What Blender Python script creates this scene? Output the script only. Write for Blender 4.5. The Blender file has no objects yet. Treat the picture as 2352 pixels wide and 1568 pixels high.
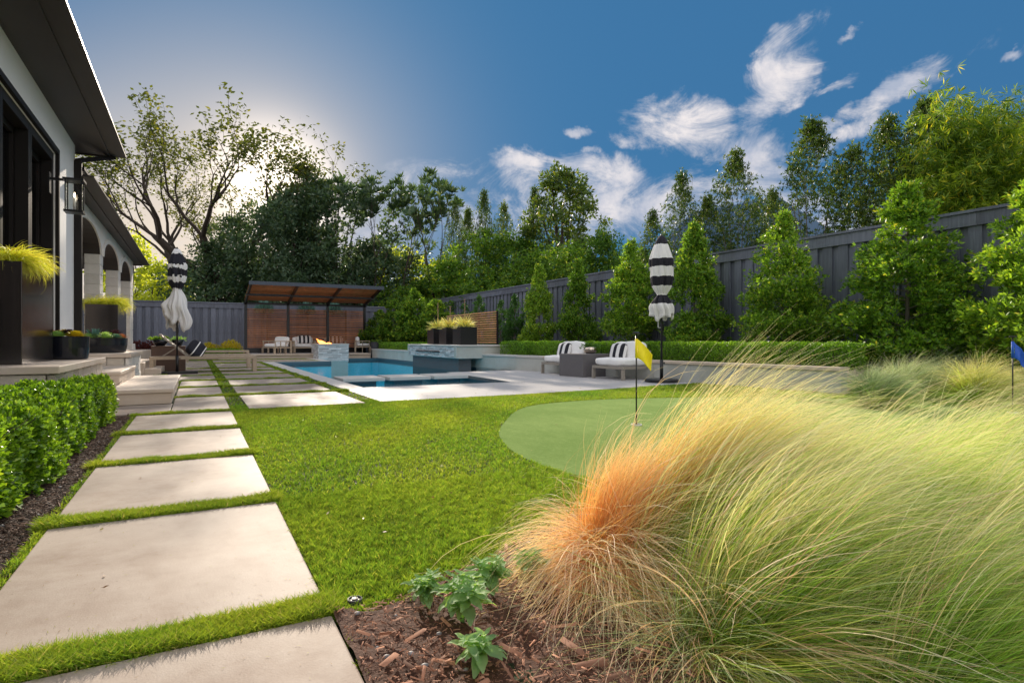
import bpy, bmesh, math, random
import numpy as np
from mathutils import Vector, Matrix, Euler, noise as mnoise
R = math.radians
C = bpy.context.scene.collection
scene = bpy.context.scene
rng = np.random.default_rng(7)
random.seed(7)

# ------------------------------------------------------------------ camera
YAW = R(28.2)
FW = Vector((math.sin(YAW), math.cos(YAW), 0)); RT = Vector((math.cos(YAW), -math.sin(YAW), 0))
cam_d = bpy.data.cameras.new('camera'); cam = bpy.data.objects.new('camera', cam_d); C.objects.link(cam)
cam.location = (0, 0, 0.85); cam.rotation_euler = (R(90), 0, -YAW)
cam_d.lens = 20.71; cam_d.sensor_width = 36; cam_d.shift_y = -0.0017
cam_d.clip_start = 0.05; cam_d.clip_end = 4000
scene.camera = cam

# ------------------------------------------------------------------ sun, sky, exposure
SUN_AZ = R(9.5); SUN_EL = R(22)          # azimuth from +Y towards +X
sd = Vector((math.sin(SUN_AZ)*math.cos(SUN_EL), math.cos(SUN_AZ)*math.cos(SUN_EL), math.sin(SUN_EL)))
sun_d = bpy.data.lights.new('sun', 'SUN'); sun = bpy.data.objects.new('sun', sun_d); C.objects.link(sun)
sun_d.energy = 2.6; sun_d.angle = R(0.6); sun_d.color = (1.0, 0.86, 0.70)
sun.rotation_euler = (-sd).to_track_quat('-Z', 'Y').to_euler(); sun.location = (0, 0, 30)
scene.view_settings.view_transform = 'Standard'; scene.view_settings.look = 'None'
scene.view_settings.gamma = 1; scene.view_settings.use_curve_mapping = False
scene.view_settings.exposure = 1.25
scene.cycles.max_bounces = 10; scene.cycles.transparent_max_bounces = 12
scene.cycles.use_denoising = True
scene.cycles.sample_clamp_indirect = 6

class NT:
    """tiny node-tree helper"""
    def __init__(s, tree): s.t = tree; s.n = tree.nodes; s.l = tree.links
    def new(s, kind, **kw):
        x = s.n.new(kind)
        for k, v in kw.items(): setattr(x, k, v)
        return x
    def put(s, sock, v):
        if v is None: return
        if isinstance(v, bpy.types.NodeSocket): s.l.new(v, sock)
        else: sock.default_value = v
    def math(s, op, a, b=None, c=None, clamp=False):
        x = s.new('ShaderNodeMath', operation=op, use_clamp=clamp)
        s.put(x.inputs[0], a); s.put(x.inputs[1], b); s.put(x.inputs[2], c)
        return x.outputs[0]
    def vmath(s, op, a, b=None, out=0):
        x = s.new('ShaderNodeVectorMath', operation=op)
        s.put(x.inputs[0], a); s.put(x.inputs[1], b)
        return x.outputs[out]
    def mix(s, f, a, b, typ='MIX'):
        x = s.new('ShaderNodeMix', data_type='RGBA', blend_type=typ)
        s.put(x.inputs['Factor'], f)
        s.put(x.inputs[6], a); s.put(x.inputs[7], b)
        return x.outputs[2]
    def noise(s, vec, scale, detail=4, rough=0.55, dist=0.0):
        x = s.new('ShaderNodeTexNoise'); s.put(x.inputs['Vector'], vec)
        x.inputs['Scale'].default_value = scale; x.inputs['Detail'].default_value = detail
        x.inputs['Roughness'].default_value = rough; x.inputs['Distortion'].default_value = dist
        return x
    def ramp(s, f, stops):
        x = s.new('ShaderNodeValToRGB'); s.put(x.inputs[0], f)
        e = x.color_ramp.elements
        while len(e) < len(stops): e.new(0.5)
        for k, (p, c) in enumerate(stops): e[k].position = p; e[k].color = (*c, 1)
        return x.outputs[0]
    def mrange(s, v, a, b, c=0.0, d=1.0, smooth=False):
        x = s.new('ShaderNodeMapRange', interpolation_type='SMOOTHSTEP' if smooth else 'LINEAR')
        s.put(x.inputs[0], v); x.inputs[1].default_value = a; x.inputs[2].default_value = b
        x.inputs[3].default_value = c; x.inputs[4].default_value = d
        return x.outputs[0]

world = bpy.data.worlds.new('World'); scene.world = world; world.use_nodes = True
w = NT(world.node_tree); w.n.clear()
sky = w.new('ShaderNodeTexSky', sky_type='NISHITA'); sky.sun_disc = False
sky.sun_elevation = SUN_EL; sky.sun_rotation = SUN_AZ; sky.altitude = 200
sky.air_density = 1.0; sky.dust_density = 0.6; sky.ozone_density = 2.5
tc = w.new('ShaderNodeTexCoord'); D = tc.outputs['Generated']
hsv = w.new('ShaderNodeHueSaturation'); hsv.inputs['Saturation'].default_value = 1.2
gm = w.new('ShaderNodeGamma'); gm.inputs[1].default_value = 0.12
w.l.new(sky.outputs[0], hsv.inputs['Color']); w.l.new(hsv.outputs[0], gm.inputs[0])
base = w.mix(1.0, gm.outputs[0], (0.135, 0.45, 0.88, 1), 'MULTIPLY')
# broad pale glow of thin haze round the sun
dots = w.vmath('DOT_PRODUCT', D, tuple((Vector((math.sin(R(6))*math.cos(R(13)), math.cos(R(6))*math.cos(R(13)), math.sin(R(13))))).normalized()), out=1)
glow = w.math('POWER', w.math('MAXIMUM', dots, 0.0), 38.0)
glow2 = w.math('POWER', w.math('MAXIMUM', dots, 0.0), 450.0)
SKY_GLOW = (1.50, 1.50, 1.60, 1)
g1 = w.mix(w.math('MULTIPLY', glow, 0.85, clamp=True), base, SKY_GLOW)
g2 = w.mix(w.math('MULTIPLY', glow2, 0.95, clamp=True), w.mix(w.math('MULTIPLY', w.math('POWER', w.math('MAXIMUM', dots, 0.0), 210.0), 0.75), g1, (3.0, 2.5, 2.1, 1)), (10.0, 8.8, 7.6, 1))
low = w.math('POWER', w.math('MAXIMUM', w.vmath('DOT_PRODUCT', D, tuple((FW*1.0+RT*-0.62+Vector((0, 0, 0.10))).normalized()), out=1), 0.0), 42.0)
g2 = w.mix(w.math('MULTIPLY', low, 0.9), g2, (2.8, 2.35, 1.85, 1))   # warm haze low in the west
# clouds: patches laid out by compass direction and height above the horizon
nz = w.noise(D, 5.0, 6, 0.6)
wob = w.vmath('MULTIPLY', w.vmath('SUBTRACT', nz.outputs['Color'], (0.5, 0.5, 0.5)), (0.16, 0.16, 0.16))
Dw = w.vmath('ADD', D, wob)
def pdir(px, py):
    return (FW + RT*((px-1176)/1353) + Vector((0, 0, 1))*((780-py)/1353)).normalized()
PATCH = [  # centre, half sizes, tilt (degrees), weight
 (1570, 290, 150, 50, 12, 1.0), (1790, 190, 150, 62, -62, 1.0), (1480,300,90,28,15,.8), (2020, 235, 190, 34, -33, 1.0), (1950, 330, 95, 30, -42, 1.0),
 (1330, 276, 38, 18, 5, .95), (1373, 325, 26, 11, 5, .9), (1950, 79, 30, 16, -8, .95), (1430, 415, 160, 70, 22, 1.0),
 (1745, 375, 100, 65, 20, 1.0), (1200, 375, 80, 50, 0, 1.0), (1060, 450, 60, 35, 0, .8), (1420, 480, 460, 95, 3, 1.0), (2345, 92, 34, 14, -20, .8),
 (1880, 560, 400, 90, 0, .8), (1900, 205, 45, 14, -30, .5), (1640,330,110,40,30,.8), (620, 560, 330, 70, 0, .55), (330,640,200,80,0,.6)]
tot = None
for (px, py, a, b, tl, wt) in PATCH:
    c0 = pdir(px, py); al = R(tl)
    sc = 1353*math.sqrt(1+((px-1176)/1353)**2+((780-py)/1353)**2)
    uu = (pdir(px+8*math.cos(al), py+8*math.sin(al)) - c0).normalized()
    vv = c0.cross(uu).normalized()
    fu = math.sqrt(1+((px-1176)/1353)**2)
    dd = w.vmath('SUBTRACT', Dw, tuple(c0))
    du = w.math('MULTIPLY', w.vmath('DOT_PRODUCT', dd, tuple(uu), out=1), sc/a/1.25)
    dv = w.math('MULTIPLY', w.vmath('DOT_PRODUCT', dd, tuple(vv), out=1), sc/b/1.25)
    r2 = w.math('ADD', w.math('MULTIPLY', du, du), w.math('MULTIPLY', dv, dv))
    m = w.math('MULTIPLY', w.math('SUBTRACT', 1.0, r2, clamp=True), wt)
    tot = m if tot is None else w.math('MAXIMUM', tot, m)
mp = w.new('ShaderNodeMapping'); w.l.new(D, mp.inputs[0]); mp.inputs['Rotation'].default_value = (0.3, 0.5, 0.4); mp.inputs['Scale'].default_value = (1, 1.0, 1.9)
n2 = w.noise(mp.outputs[0], 8.0, 12, 0.68, 0.8)
cl = w.math('ADD', tot, w.math('MULTIPLY', w.math('SUBTRACT', n2.outputs[0], 0.52), 3.2))
cl = w.math('MULTIPLY', w.mrange(cl, 0.12, 1.15, 0.0, 0.95, smooth=True), w.mrange(tot, 0.02, 0.35, 0.0, 1.0, smooth=True))
nb_ = w.noise(mp.outputs[0], 2.4, 8, 0.6, 0.3)
fill_clouds = w.mrange(nb_.outputs[0], 0.38, 0.54, 0.0, 0.95, smooth=True)
fill_clouds = w.math('MULTIPLY', fill_clouds, w.mrange(w.vmath('DOT_PRODUCT', D, tuple(FW), out=1), 0.62, 0.35))
cloud_mask = w.math('MAXIMUM', cl, fill_clouds)
n3 = w.noise(D, 14.0, 6, 0.6)
ccol = w.mix(w.mrange(n3.outputs[0], 0.35, 0.65), (1.25, 1.4, 1.75, 1), (2.7, 2.5, 2.45, 1))
ccol = w.mix(fill_clouds, ccol, (4.2, 4.0, 3.9, 1))   # clouds out of view, added and brightened to fill the shade
skyc = w.mix(cloud_mask, g2, ccol)
bg = w.new('ShaderNodeBackground'); w.l.new(skyc, bg.inputs[0]); bg.inputs[1].default_value = 0.15
wo = w.new('ShaderNodeOutputWorld'); w.l.new(bg.outputs[0], wo.inputs[0])

# ------------------------------------------------------------------ materials
def new_mat(name):
    m = bpy.data.materials.new(name); m.use_nodes = True
    t = NT(m.node_tree); b = m.node_tree.nodes['Principled BSDF']
    return m, t, b
def mat(name, col, rough=0.6, var=0.0, scale=3.0, bump=0.0, bscale=60.0, metal=0.0, spec=0.5, island=0.0, col2=None, objvar=0.0):
    m, t, b = new_mat(name)
    b.inputs['Roughness'].default_value = rough; b.inputs['Metallic'].default_value = metal
    b.inputs['Specular IOR Level'].default_value = spec
    tcn = t.new('ShaderNodeTexCoord'); V = tcn.outputs['Object']
    c = (*col, 1); out = None
    c2 = (*(col2 or tuple(max(0, x*(1-var)) for x in col)), 1)
    if var or col2:
        n = t.noise(V, scale, 6, 0.6)
        out = t.mix(t.mrange(n.outputs[0], 0.32, 0.68), c, c2)
        n4 = t.noise(V, scale*9, 3, 0.6)
        out = t.mix(0.35, out, t.mix(n4.outputs[0], c2, c), 'MIX')
    if island:
        g = t.new('ShaderNodeNewGeometry'); hs = t.new('ShaderNodeHueSaturation')
        t.put(hs.inputs['Color'], out if out else c)
        t.put(hs.inputs['Value'], t.mrange(g.outputs['Random Per Island'], 0, 1, 1-island, 1+island))
        out = hs.outputs[0]
    if objvar:
        oi = t.new('ShaderNodeObjectInfo'); hs = t.new('ShaderNodeHueSaturation'); t.put(hs.inputs['Color'], out if out else c)
        t.put(hs.inputs['Value'], t.mrange(oi.outputs['Random'], 0, 1, 1-objvar, 1+objvar)); out = hs.outputs[0]
    t.put(b.inputs['Base Color'], out if out else c)
    if bump:
        n = t.noise(V, bscale, 5, 0.6); bp = t.new('ShaderNodeBump'); bp.inputs['Strength'].default_value = bump
        bp.inputs['Distance'].default_value = 0.01
        t.l.new(n.outputs[0], bp.inputs['Height']); t.l.new(bp.outputs[0], b.inputs['Normal'])
    return m
def leafmat(name, ca, cb, trans=0.45, rough=0.45, tcol=None, gloss=0.4, cc=None):
    """leaf: colours vary from leaf to leaf between ca and cb (cc for a rare one), light passes through"""
    m, t, b = new_mat(name)
    g = t.new('ShaderNodeNewGeometry'); rnd = g.outputs['Random Per Island']
    stops = [(0.0, ca), (0.75, cb)]
    if cc: stops += [(0.9, cb), (1.0, cc)]
    col = t.ramp(rnd, stops)
    oi = t.new('ShaderNodeObjectInfo'); hs = t.new('ShaderNodeHueSaturation'); t.put(hs.inputs['Color'], col)
    t.put(hs.inputs['Value'], t.mrange(oi.outputs['Random'], 0, 1, .82, 1.2)); t.put(hs.inputs['Hue'], t.mrange(oi.outputs['Random'], 0, 1, .508, .49)); col = hs.outputs[0]
    b.inputs['Roughness'].default_value = rough; b.inputs['Specular IOR Level'].default_value = gloss
    t.l.new(col, b.inputs['Base Color'])
    tr = t.new('ShaderNodeBsdfTranslucent')
    tcl = t.mix(1.0, col, (*(tcol or (1.9, 1.7, 0.7)), 1), 'MULTIPLY')
    t.l.new(tcl, tr.inputs[0])
    mx = t.new('ShaderNodeMixShader'); mx.inputs[0].default_value = trans
    t.l.new(b.outputs[0], mx.inputs[1]); t.l.new(tr.outputs[0], mx.inputs[2])
    t.l.new(mx.outputs[0], m.node_tree.nodes['Material Output'].inputs[0])
    return m
def attrmat(name, trans=0.4, rough=0.5, gloss=0.3):
    """blades with a colour of their own (attribute 'col')"""
    m, t, b = new_mat(name)
    a = t.new('ShaderNodeAttribute'); a.attribute_name = 'col'
    t.l.new(a.outputs[0], b.inputs['Base Color']); b.inputs['Roughness'].default_value = rough
    b.inputs['Specular IOR Level'].default_value = gloss
    tr = t.new('ShaderNodeBsdfTranslucent'); t.l.new(t.mix(1.0, a.outputs[0], (1.3, 1.25, 0.8, 1), 'MULTIPLY'), tr.inputs[0])
    mx = t.new('ShaderNodeMixShader'); mx.inputs[0].default_value = trans
    t.l.new(b.outputs[0], mx.inputs[1]); t.l.new(tr.outputs[0], mx.inputs[2])
    t.l.new(mx.outputs[0], m.node_tree.nodes['Material Output'].inputs[0])
    return m
M = {}
def concrete():
    m, t, b = new_mat('concrete'); b.inputs['Roughness'].default_value = 0.6; b.inputs['Specular IOR Level'].default_value = 0.10
    tcn = t.new('ShaderNodeTexCoord'); oi = t.new('ShaderNodeObjectInfo')
    V = t.vmath('ADD', tcn.outputs['Object'], t.vmath('MULTIPLY', oi.outputs['Location'], (3.1, 2.7, 0)))
    big = t.noise(V, 1.6, 7, 0.62, 0.5); mid = t.noise(V, 7, 6, 0.65); fine = t.noise(V, 160, 3, 0.6); spot = t.noise(V, 55, 2, 0.5)
    c = t.mix(t.mrange(big.outputs[0], .34, .66), (0.29, 0.22, 0.175, 1), (0.46, 0.39, 0.33, 1))
    c = t.mix(t.mrange(mid.outputs[0], .40, .70, 0, .5), c, (0.50, 0.44, 0.38, 1))
    c = t.mix(t.mrange(fine.outputs[0], .3, .7, 0, .22), c, (0.22, 0.17, 0.13, 1))
    c = t.mix(t.mrange(spot.outputs[0], .70, .76, 0, .6), c, (0.14, 0.11, 0.085, 1))
    hs = t.new('ShaderNodeHueSaturation'); t.put(hs.inputs['Color'], c); t.put(hs.inputs['Value'], t.mrange(oi.outputs['Random'], 0, 1, .93, 1.07))
    t.l.new(hs.outputs[0], b.inputs['Base Color'])
    bp = t.new('ShaderNodeBump'); bp.inputs['Strength'].default_value = 0.18; bp.inputs['Distance'].default_value = 0.004
    t.l.new(t.math('ADD', fine.outputs[0], t.math('MULTIPLY', mid.outputs[0], 2.0)), bp.inputs['Height']); t.l.new(bp.outputs[0], b.inputs['Normal'])
    return m
M['concrete'] = concrete()
M['deck'] = mat('deck_concrete', (0.52, 0.51, 0.51), 0.5, 0.0, 1.2, 0.08, 120, col2=(0.45, 0.44, 0.44), spec=0.08)
M['coping'] = mat('coping', (0.60, 0.58, 0.55), 0.6, 0.08, 2.0, 0.1, 90, spec=0.1)
M['limestone'] = mat('limestone', (0.70, 0.60, 0.50), 0.6, 0.0, 2.5, 0.25, 40, col2=(0.60, 0.48, 0.37))
M['stone'] = mat('stone_block', (0.66, 0.58, 0.48), 0.75, 0.18, 4.0, 0.6, 25, objvar=0.15)
M['stone_white'] = mat('white_stone', (0.86, 0.82, 0.76), 0.75, 0.15, 4.0, 0.5, 25, objvar=0.08)
M['stucco'] = mat('stucco', (0.93, 0.92, 0.90), 0.8, 0.06, 1.5, 0.25, 180)
M['ledger'] = mat('ledger_stone', (0.66, 0.67, 0.68), 0.6, 0.25, 6.0, 0.5, 50, island=0.35)
M['retaining'] = mat('retaining_stone', (0.56, 0.58, 0.55), 0.6, 0.0, 2.2, 0.2, 40, col2=(0.46, 0.46, 0.41))
M['dark_stone'] = mat('dark_stone', (0.11, 0.11, 0.12), 0.5, 0.2, 5, 0.2, 40)
M['soffit'] = mat('soffit_brown', (0.045, 0.036, 0.032), 0.5, 0.2, 1.5, 0.05, 60)
M['bronze'] = mat('dark_bronze', (0.022, 0.019, 0.018), 0.5, 0.15, 3, 0.0, spec=0.15)
M['black'] = mat('black_metal', (0.012, 0.012, 0.014), 0.35, 0.1, 3)
M['planter'] = mat('planter_metal', (0.12, 0.105, 0.10), 0.16, 0.3, 2.0, 0.05, 3, metal=0.8)
M['pot'] = mat('glazed_pot', (0.010, 0.012, 0.018), 0.15, 0.1, 3)
M['soil'] = mat('soil', (0.035, 0.022, 0.015), 0.95, 0.4, 12, 0.8, 60)
M['mulch'] = mat('mulch', (0.13, 0.055, 0.03), 0.9, 0.6, 20, 0.8, 60)
M['lawn'] = mat('lawn_base', (0.030, 0.050, 0.010), 0.9, 0.4, 6, 0.8, 150)
def fencemat():
    m, t, b = new_mat('fence_paint'); b.inputs['Roughness'].default_value = 0.6; b.inputs['Specular IOR Level'].default_value = 0.3
    tcn = t.new('ShaderNodeTexCoord'); oi = t.new('ShaderNodeObjectInfo'); mpn = t.new('ShaderNodeMapping'); mpn.inputs['Scale'].default_value = (1, 1, 0.06)
    t.l.new(t.vmath('ADD', tcn.outputs['Object'], t.vmath('MULTIPLY', oi.outputs['Location'], (3.3, 5.7, 1.0))), mpn.inputs[0])
    gr = t.noise(mpn.outputs[0], 26, 6, 0.65, 0.6); kn = t.noise(tcn.outputs['Object'], 3.0, 5, 0.6)
    c = t.mix(t.mrange(gr.outputs[0], .3, .7), (0.120, 0.134, 0.178, 1), (0.205, 0.222, 0.275, 1))
    c = t.mix(t.mrange(kn.outputs[0], .5, .75, 0, .5), c, (0.11, 0.11, 0.13, 1))
    hs = t.new('ShaderNodeHueSaturation'); t.put(hs.inputs['Color'], c); t.put(hs.inputs['Value'], t.mrange(oi.outputs['Random'], 0, 1, .78, 1.18)); t.l.new(hs.outputs[0], b.inputs['Base Color'])
    bp = t.new('ShaderNodeBump'); bp.inputs['Strength'].default_value = 0.4; bp.inputs['Distance'].default_value = 0.004
    t.l.new(gr.outputs[0], bp.inputs['Height']); t.l.new(bp.outputs[0], b.inputs['Normal']); return m
M['fence'] = fencemat()
M['cedar'] = mat('cedar', (0.68, 0.27, 0.10), 0.5, 0.45, 5, 0.2, 60, objvar=0.3)
M['cedar_light'] = mat('cedar_light', (0.72, 0.38, 0.18), 0.5, 0.35, 5, 0.2, 60, objvar=0.2)
M['teak'] = mat('teak', (0.50, 0.40, 0.29), 0.55, 0.25, 5, 0.15, 80)
M['teak_grey'] = mat('weathered_teak', (0.36, 0.32, 0.27), 0.55, 0.2, 5, 0.15, 80)
M['cushion'] = mat('cushion_white', (0.93, 0.92, 0.91), 0.85, 0.05, 3, 0.15, 300)
M['grey_table'] = mat('grey_table', (0.16, 0.15, 0.155), 0.7, 0.15, 4, 0.2, 80)
M['brown_box'] = mat('brown_box', (0.11, 0.065, 0.048), 0.6, 0.1, 3, 0.1, 80)
M['round_table'] = mat('round_table', (0.05, 0.053, 0.062), 0.5, 0.1, 4)
M['yellow'] = mat('flag_yellow', (0.98, 0.80, 0.01), 0.6, 0.05, 10)
M['blue'] = mat('flag_blue', (0.01, 0.10, 0.55), 0.6, 0.05, 10)
M['white'] = mat('white_plastic', (0.75, 0.75, 0.74), 0.4)
M['silver'] = mat('silver', (0.7, 0.6, 0.5), 0.12, metal=1.0)
M['bark'] = mat('bark', (0.075, 0.055, 0.042), 0.9, 0.4, 6, 0.7, 20)
M['bark_pale'] = mat('bark_pale', (0.22, 0.19, 0.15), 0.85, 0.3, 8, 0.4, 40)
M['roof_metal'] = mat('roof_metal', (0.07, 0.14, 0.22), 0.55, 0.1, 2, metal=0.4)
M['roof_dark'] = mat('roof_dark', (0.035, 0.032, 0.032), 0.9, 0.2, 2, 0.3, 30, spec=0.05)
M['brick_wall'] = mat('brick_wall', (0.34, 0.14, 0.07), 0.8, 0.3, 5)
M['house_grey'] = mat('house_grey', (0.22, 0.24, 0.26), 0.8, 0.1, 1)
M['plaster'] = mat('pool_plaster', (0.06, 0.78, 0.98), 0.5, 0.15, 0.8)
M['tile'] = mat('pool_tile', (0.06, 0.13, 0.17), 0.3, 0.25, 30)
def turf():
    m, t, b = new_mat('putting_turf'); b.inputs['Roughness'].default_value = 0.95; b.inputs['Specular IOR Level'].default_value = 0.0
    tcn = t.new('ShaderNodeTexCoord'); V = tcn.outputs['Object']; mpn = t.new('ShaderNodeMapping'); mpn.inputs['Rotation'].default_value = (0, 0, .5); mpn.inputs['Scale'].default_value = (1, .35, 1); t.l.new(V, mpn.inputs[0])
    big = t.noise(V, .9, 4, .6); nap = t.noise(mpn.outputs[0], 9, 5, .65); fine = t.noise(V, 95, 4, .8); mid = t.noise(V, 28, 4, .7)
    c = t.mix(t.mrange(big.outputs[0], .35, .65), (.235, .345, .105, 1), (.31, .42, .14, 1))
    c = t.mix(t.mrange(nap.outputs[0], .42, .68, 0, .5), c, (.20, .31, .09, 1))
    c = t.mix(t.mrange(mid.outputs[0], .50, .72, 0, .45), c, (.40, .50, .20, 1))
    c = t.mix(t.mrange(fine.outputs[0], .46, .62, 0, .6), c, (.12, .20, .055, 1))
    t.l.new(c, b.inputs['Base Color']); bp = t.new('ShaderNodeBump'); bp.inputs['Strength'].default_value = .8; bp.inputs['Distance'].default_value = .01
    t.l.new(fine.outputs[0], bp.inputs['Height']); t.l.new(bp.outputs[0], b.inputs['Normal']); return m
M['turf'] = turf()
M['candle'] = None
# stripes
def stripemat(name, axis, period, off=0.0, duty=0.5, dark=(0.012, 0.013, 0.022), light=(0.78, 0.77, 0.76), wob=0.0):
    m, t, b = new_mat(name); tcn = t.new('ShaderNodeTexCoord'); sp = t.new('ShaderNodeSeparateXYZ')
    t.l.new(tcn.outputs['Object'], sp.inputs[0]); v = sp.outputs[axis]
    if wob:
        n = t.noise(tcn.outputs['Object'], 9.0, 2); v = t.math('ADD', v, t.math('MULTIPLY', t.math('SUBTRACT', n.outputs[0], 0.5), wob))
    fr = t.math('FRACT', t.math('ADD', t.math('DIVIDE', v, period), off))
    f = t.math('LESS_THAN', fr, duty)
    t.l.new(t.mix(f, (*light, 1), (*dark, 1)), b.inputs['Base Color']); b.inputs['Roughness'].default_value = 0.85
    return m
M['stripe_pillow'] = stripemat('stripe_pillow', 0, 0.20, 0.35, 0.48)
def bandmat(name, bands, wob, light=(0.80, 0.79, 0.78), dark=(0.014, 0.013, 0.022)):
    m, t, b = new_mat(name); tcn = t.new('ShaderNodeTexCoord'); sp = t.new('ShaderNodeSeparateXYZ'); t.l.new(tcn.outputs['Object'], sp.inputs[0])
    n = t.noise(tcn.outputs['Object'], 8.0, 2); v = t.math('ADD', sp.outputs[2], t.math('MULTIPLY', t.math('SUBTRACT', n.outputs[0], .5), wob)); f = None
    for a, c in bands:
        q = t.math('MULTIPLY', t.math('GREATER_THAN', v, a), t.math('LESS_THAN', v, c)); f = q if f is None else t.math('MAXIMUM', f, q)
    t.l.new(t.mix(f, (*light, 1), (*dark, 1)), b.inputs['Base Color']); b.inputs['Roughness'].default_value = .85; return m
M['stripe_umb'] = bandmat('stripe_umbrella', [(2.76, 3.2), (2.31, 2.47), (1.93, 2.11), (1.57, 1.745)], .05)
M['glass'] = None
def glassmat(name, tint=(0.9, 0.95, 0.95), refl=0.12, rough=0.02):
    m, t, b = new_mat(name); m.node_tree.nodes.remove(b)
    tr = t.new('ShaderNodeBsdfTransparent'); tr.inputs[0].default_value = (*tint, 1)
    gl = t.new('ShaderNodeBsdfGlossy'); gl.inputs['Roughness'].default_value = rough
    fr = t.new('ShaderNodeFresnel'); fr.inputs[0].default_value = 1.45
    mx = t.new('ShaderNodeMixShader'); t.l.new(t.math('ADD', fr.outputs[0], refl, clamp=True), mx.inputs[0])
    t.l.new(tr.outputs[0], mx.inputs[1]); t.l.new(gl.outputs[0], mx.inputs[2])
    t.l.new(mx.outputs[0], m.node_tree.nodes['Material Output'].inputs[0]); return m
M['glass'] = glassmat('window_glass', (0.25, 0.3, 0.32), 0.06)
M['lantern_glass'] = glassmat('lantern_glass', (0.92, 0.93, 0.9), 0.02)
def watermat():
    m, t, b = new_mat('pool_water'); m.node_tree.nodes.remove(b)
    tcn = t.new('ShaderNodeTexCoord')
    n = t.noise(tcn.outputs['Object'], 3.2, 3, 0.5, 0.4); bp = t.new('ShaderNodeBump'); bp.inputs['Strength'].default_value = 0.22; bp.inputs['Distance'].default_value = 0.05
    t.l.new(n.outputs[0], bp.inputs['Height'])
    tr = t.new('ShaderNodeBsdfTransparent'); tr.inputs[0].default_value = (0.80, 0.98, 1.0, 1)
    gl = t.new('ShaderNodeBsdfGlossy'); gl.inputs['Roughness'].default_value = 0.01; t.l.new(bp.outputs[0], gl.inputs['Normal'])
    fr = t.new('ShaderNodeFresnel'); fr.inputs[0].default_value = 1.33; t.l.new(bp.outputs[0], fr.inputs['Normal'])
    mx = t.new('ShaderNodeMixShader'); t.l.new(t.math('MULTIPLY', fr.outputs[0], 0.5), mx.inputs[0])
    t.l.new(tr.outputs[0], mx.inputs[1]); t.l.new(gl.outputs[0], mx.inputs[2])
    t.l.new(mx.outputs[0], m.node_tree.nodes['Material Output'].inputs[0]); return m
M['water'] = watermat()
def emit(name, col, s):
    m, t, b = new_mat(name); b.inputs['Base Color'].default_value = (*col, 1)
    b.inputs['Emission Color'].default_value = (*col, 1); b.inputs['Emission Strength'].default_value = s; return m
M['flame'] = emit('flame', (1.0, 0.30, 0.06), 2.5)
M['bulb'] = emit('bulb', (1.0, 0.8, 0.55), 4.0)
# foliage palettes
M['l_holly'] = leafmat('leaf_holly', (0.046, 0.111, 0.011), (0.235, 0.437, 0.042), 0.38, 0.4, cc=(0.600, 0.600, 0.084))
M['l_hollydark'] = leafmat('leaf_hollydark', (0.038, 0.104, 0.023), (0.085, 0.209, 0.038), 0.3, 0.4)
M['l_box'] = leafmat('leaf_box', (0.049, 0.118, 0.008), (0.218, 0.413, 0.029), 0.42, 0.28, cc=(0.390, 0.551, 0.058), gloss=0.7)
M['l_hedge'] = leafmat('leaf_hedge', (0.041, 0.109, 0.009), (0.167, 0.350, 0.030), 0.4, 0.4)
M['l_oak'] = leafmat('leaf_oak', (0.042, 0.065, 0.019), (0.094, 0.122, 0.028), 0.5, 0.5, cc=(0.206, 0.206, 0.037))
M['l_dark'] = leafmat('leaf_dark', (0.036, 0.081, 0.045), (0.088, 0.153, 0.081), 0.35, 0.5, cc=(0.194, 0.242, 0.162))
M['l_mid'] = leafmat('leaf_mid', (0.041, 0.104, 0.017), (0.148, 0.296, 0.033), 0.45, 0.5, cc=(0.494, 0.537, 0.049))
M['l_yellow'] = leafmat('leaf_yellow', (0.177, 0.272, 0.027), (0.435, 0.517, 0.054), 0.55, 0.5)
M['l_laurel'] = leafmat('leaf_laurel', (0.038, 0.083, 0.020), (0.088, 0.154, 0.028), 0.42, 0.4, cc=(0.242, 0.242, 0.033))
M['l_bamboo'] = leafmat('leaf_bamboo', (0.06, 0.15, 0.015), (0.24, 0.36, 0.03), 0.45, 0.5, cc=(0.75, 0.66, 0.06))  # rare yellow leaves put sunlit highlights into the leaf colour
M['l_plant'] = leafmat('leaf_plant', (0.18, 0.36, 0.12), (0.30, 0.48, 0.22), 0.45, 0.6, gloss=0.25)
M['l_red'] = leafmat('leaf_red', (0.06, 0.015, 0.02), (0.12, 0.03, 0.035), 0.3)
M['l_gold'] = leafmat('leaf_gold', (0.40, 0.36, 0.03), (0.62, 0.50, 0.04), 0.4)
M['l_blue'] = leafmat('leaf_blue', (0.075, 0.195, 0.180), (0.165, 0.330, 0.300), 0.2)
M['l_purple'] = leafmat('leaf_purple', (0.03, 0.012, 0.025), (0.07, 0.03, 0.05), 0.2)
M['l_coral'] = leafmat('leaf_coral', (0.35, 0.10, 0.05), (0.5, 0.22, 0.12), 0.3)
M['grass'] = attrmat('grass_blade', 0.45, 0.5, 0.25)
M['feather'] = attrmat('feather_blade', 0.34, 0.5, 0.2)
M['chips'] = mat('mulch_chip', (0.36, 0.175, 0.105), 0.85, 0.0, 8, island=0.6)
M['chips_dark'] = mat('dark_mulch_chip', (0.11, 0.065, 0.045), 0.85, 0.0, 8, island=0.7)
M['pebble'] = mat('pebble', (0.26, 0.25, 0.25), 0.6, 0.2, 20, island=0.4)

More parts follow.
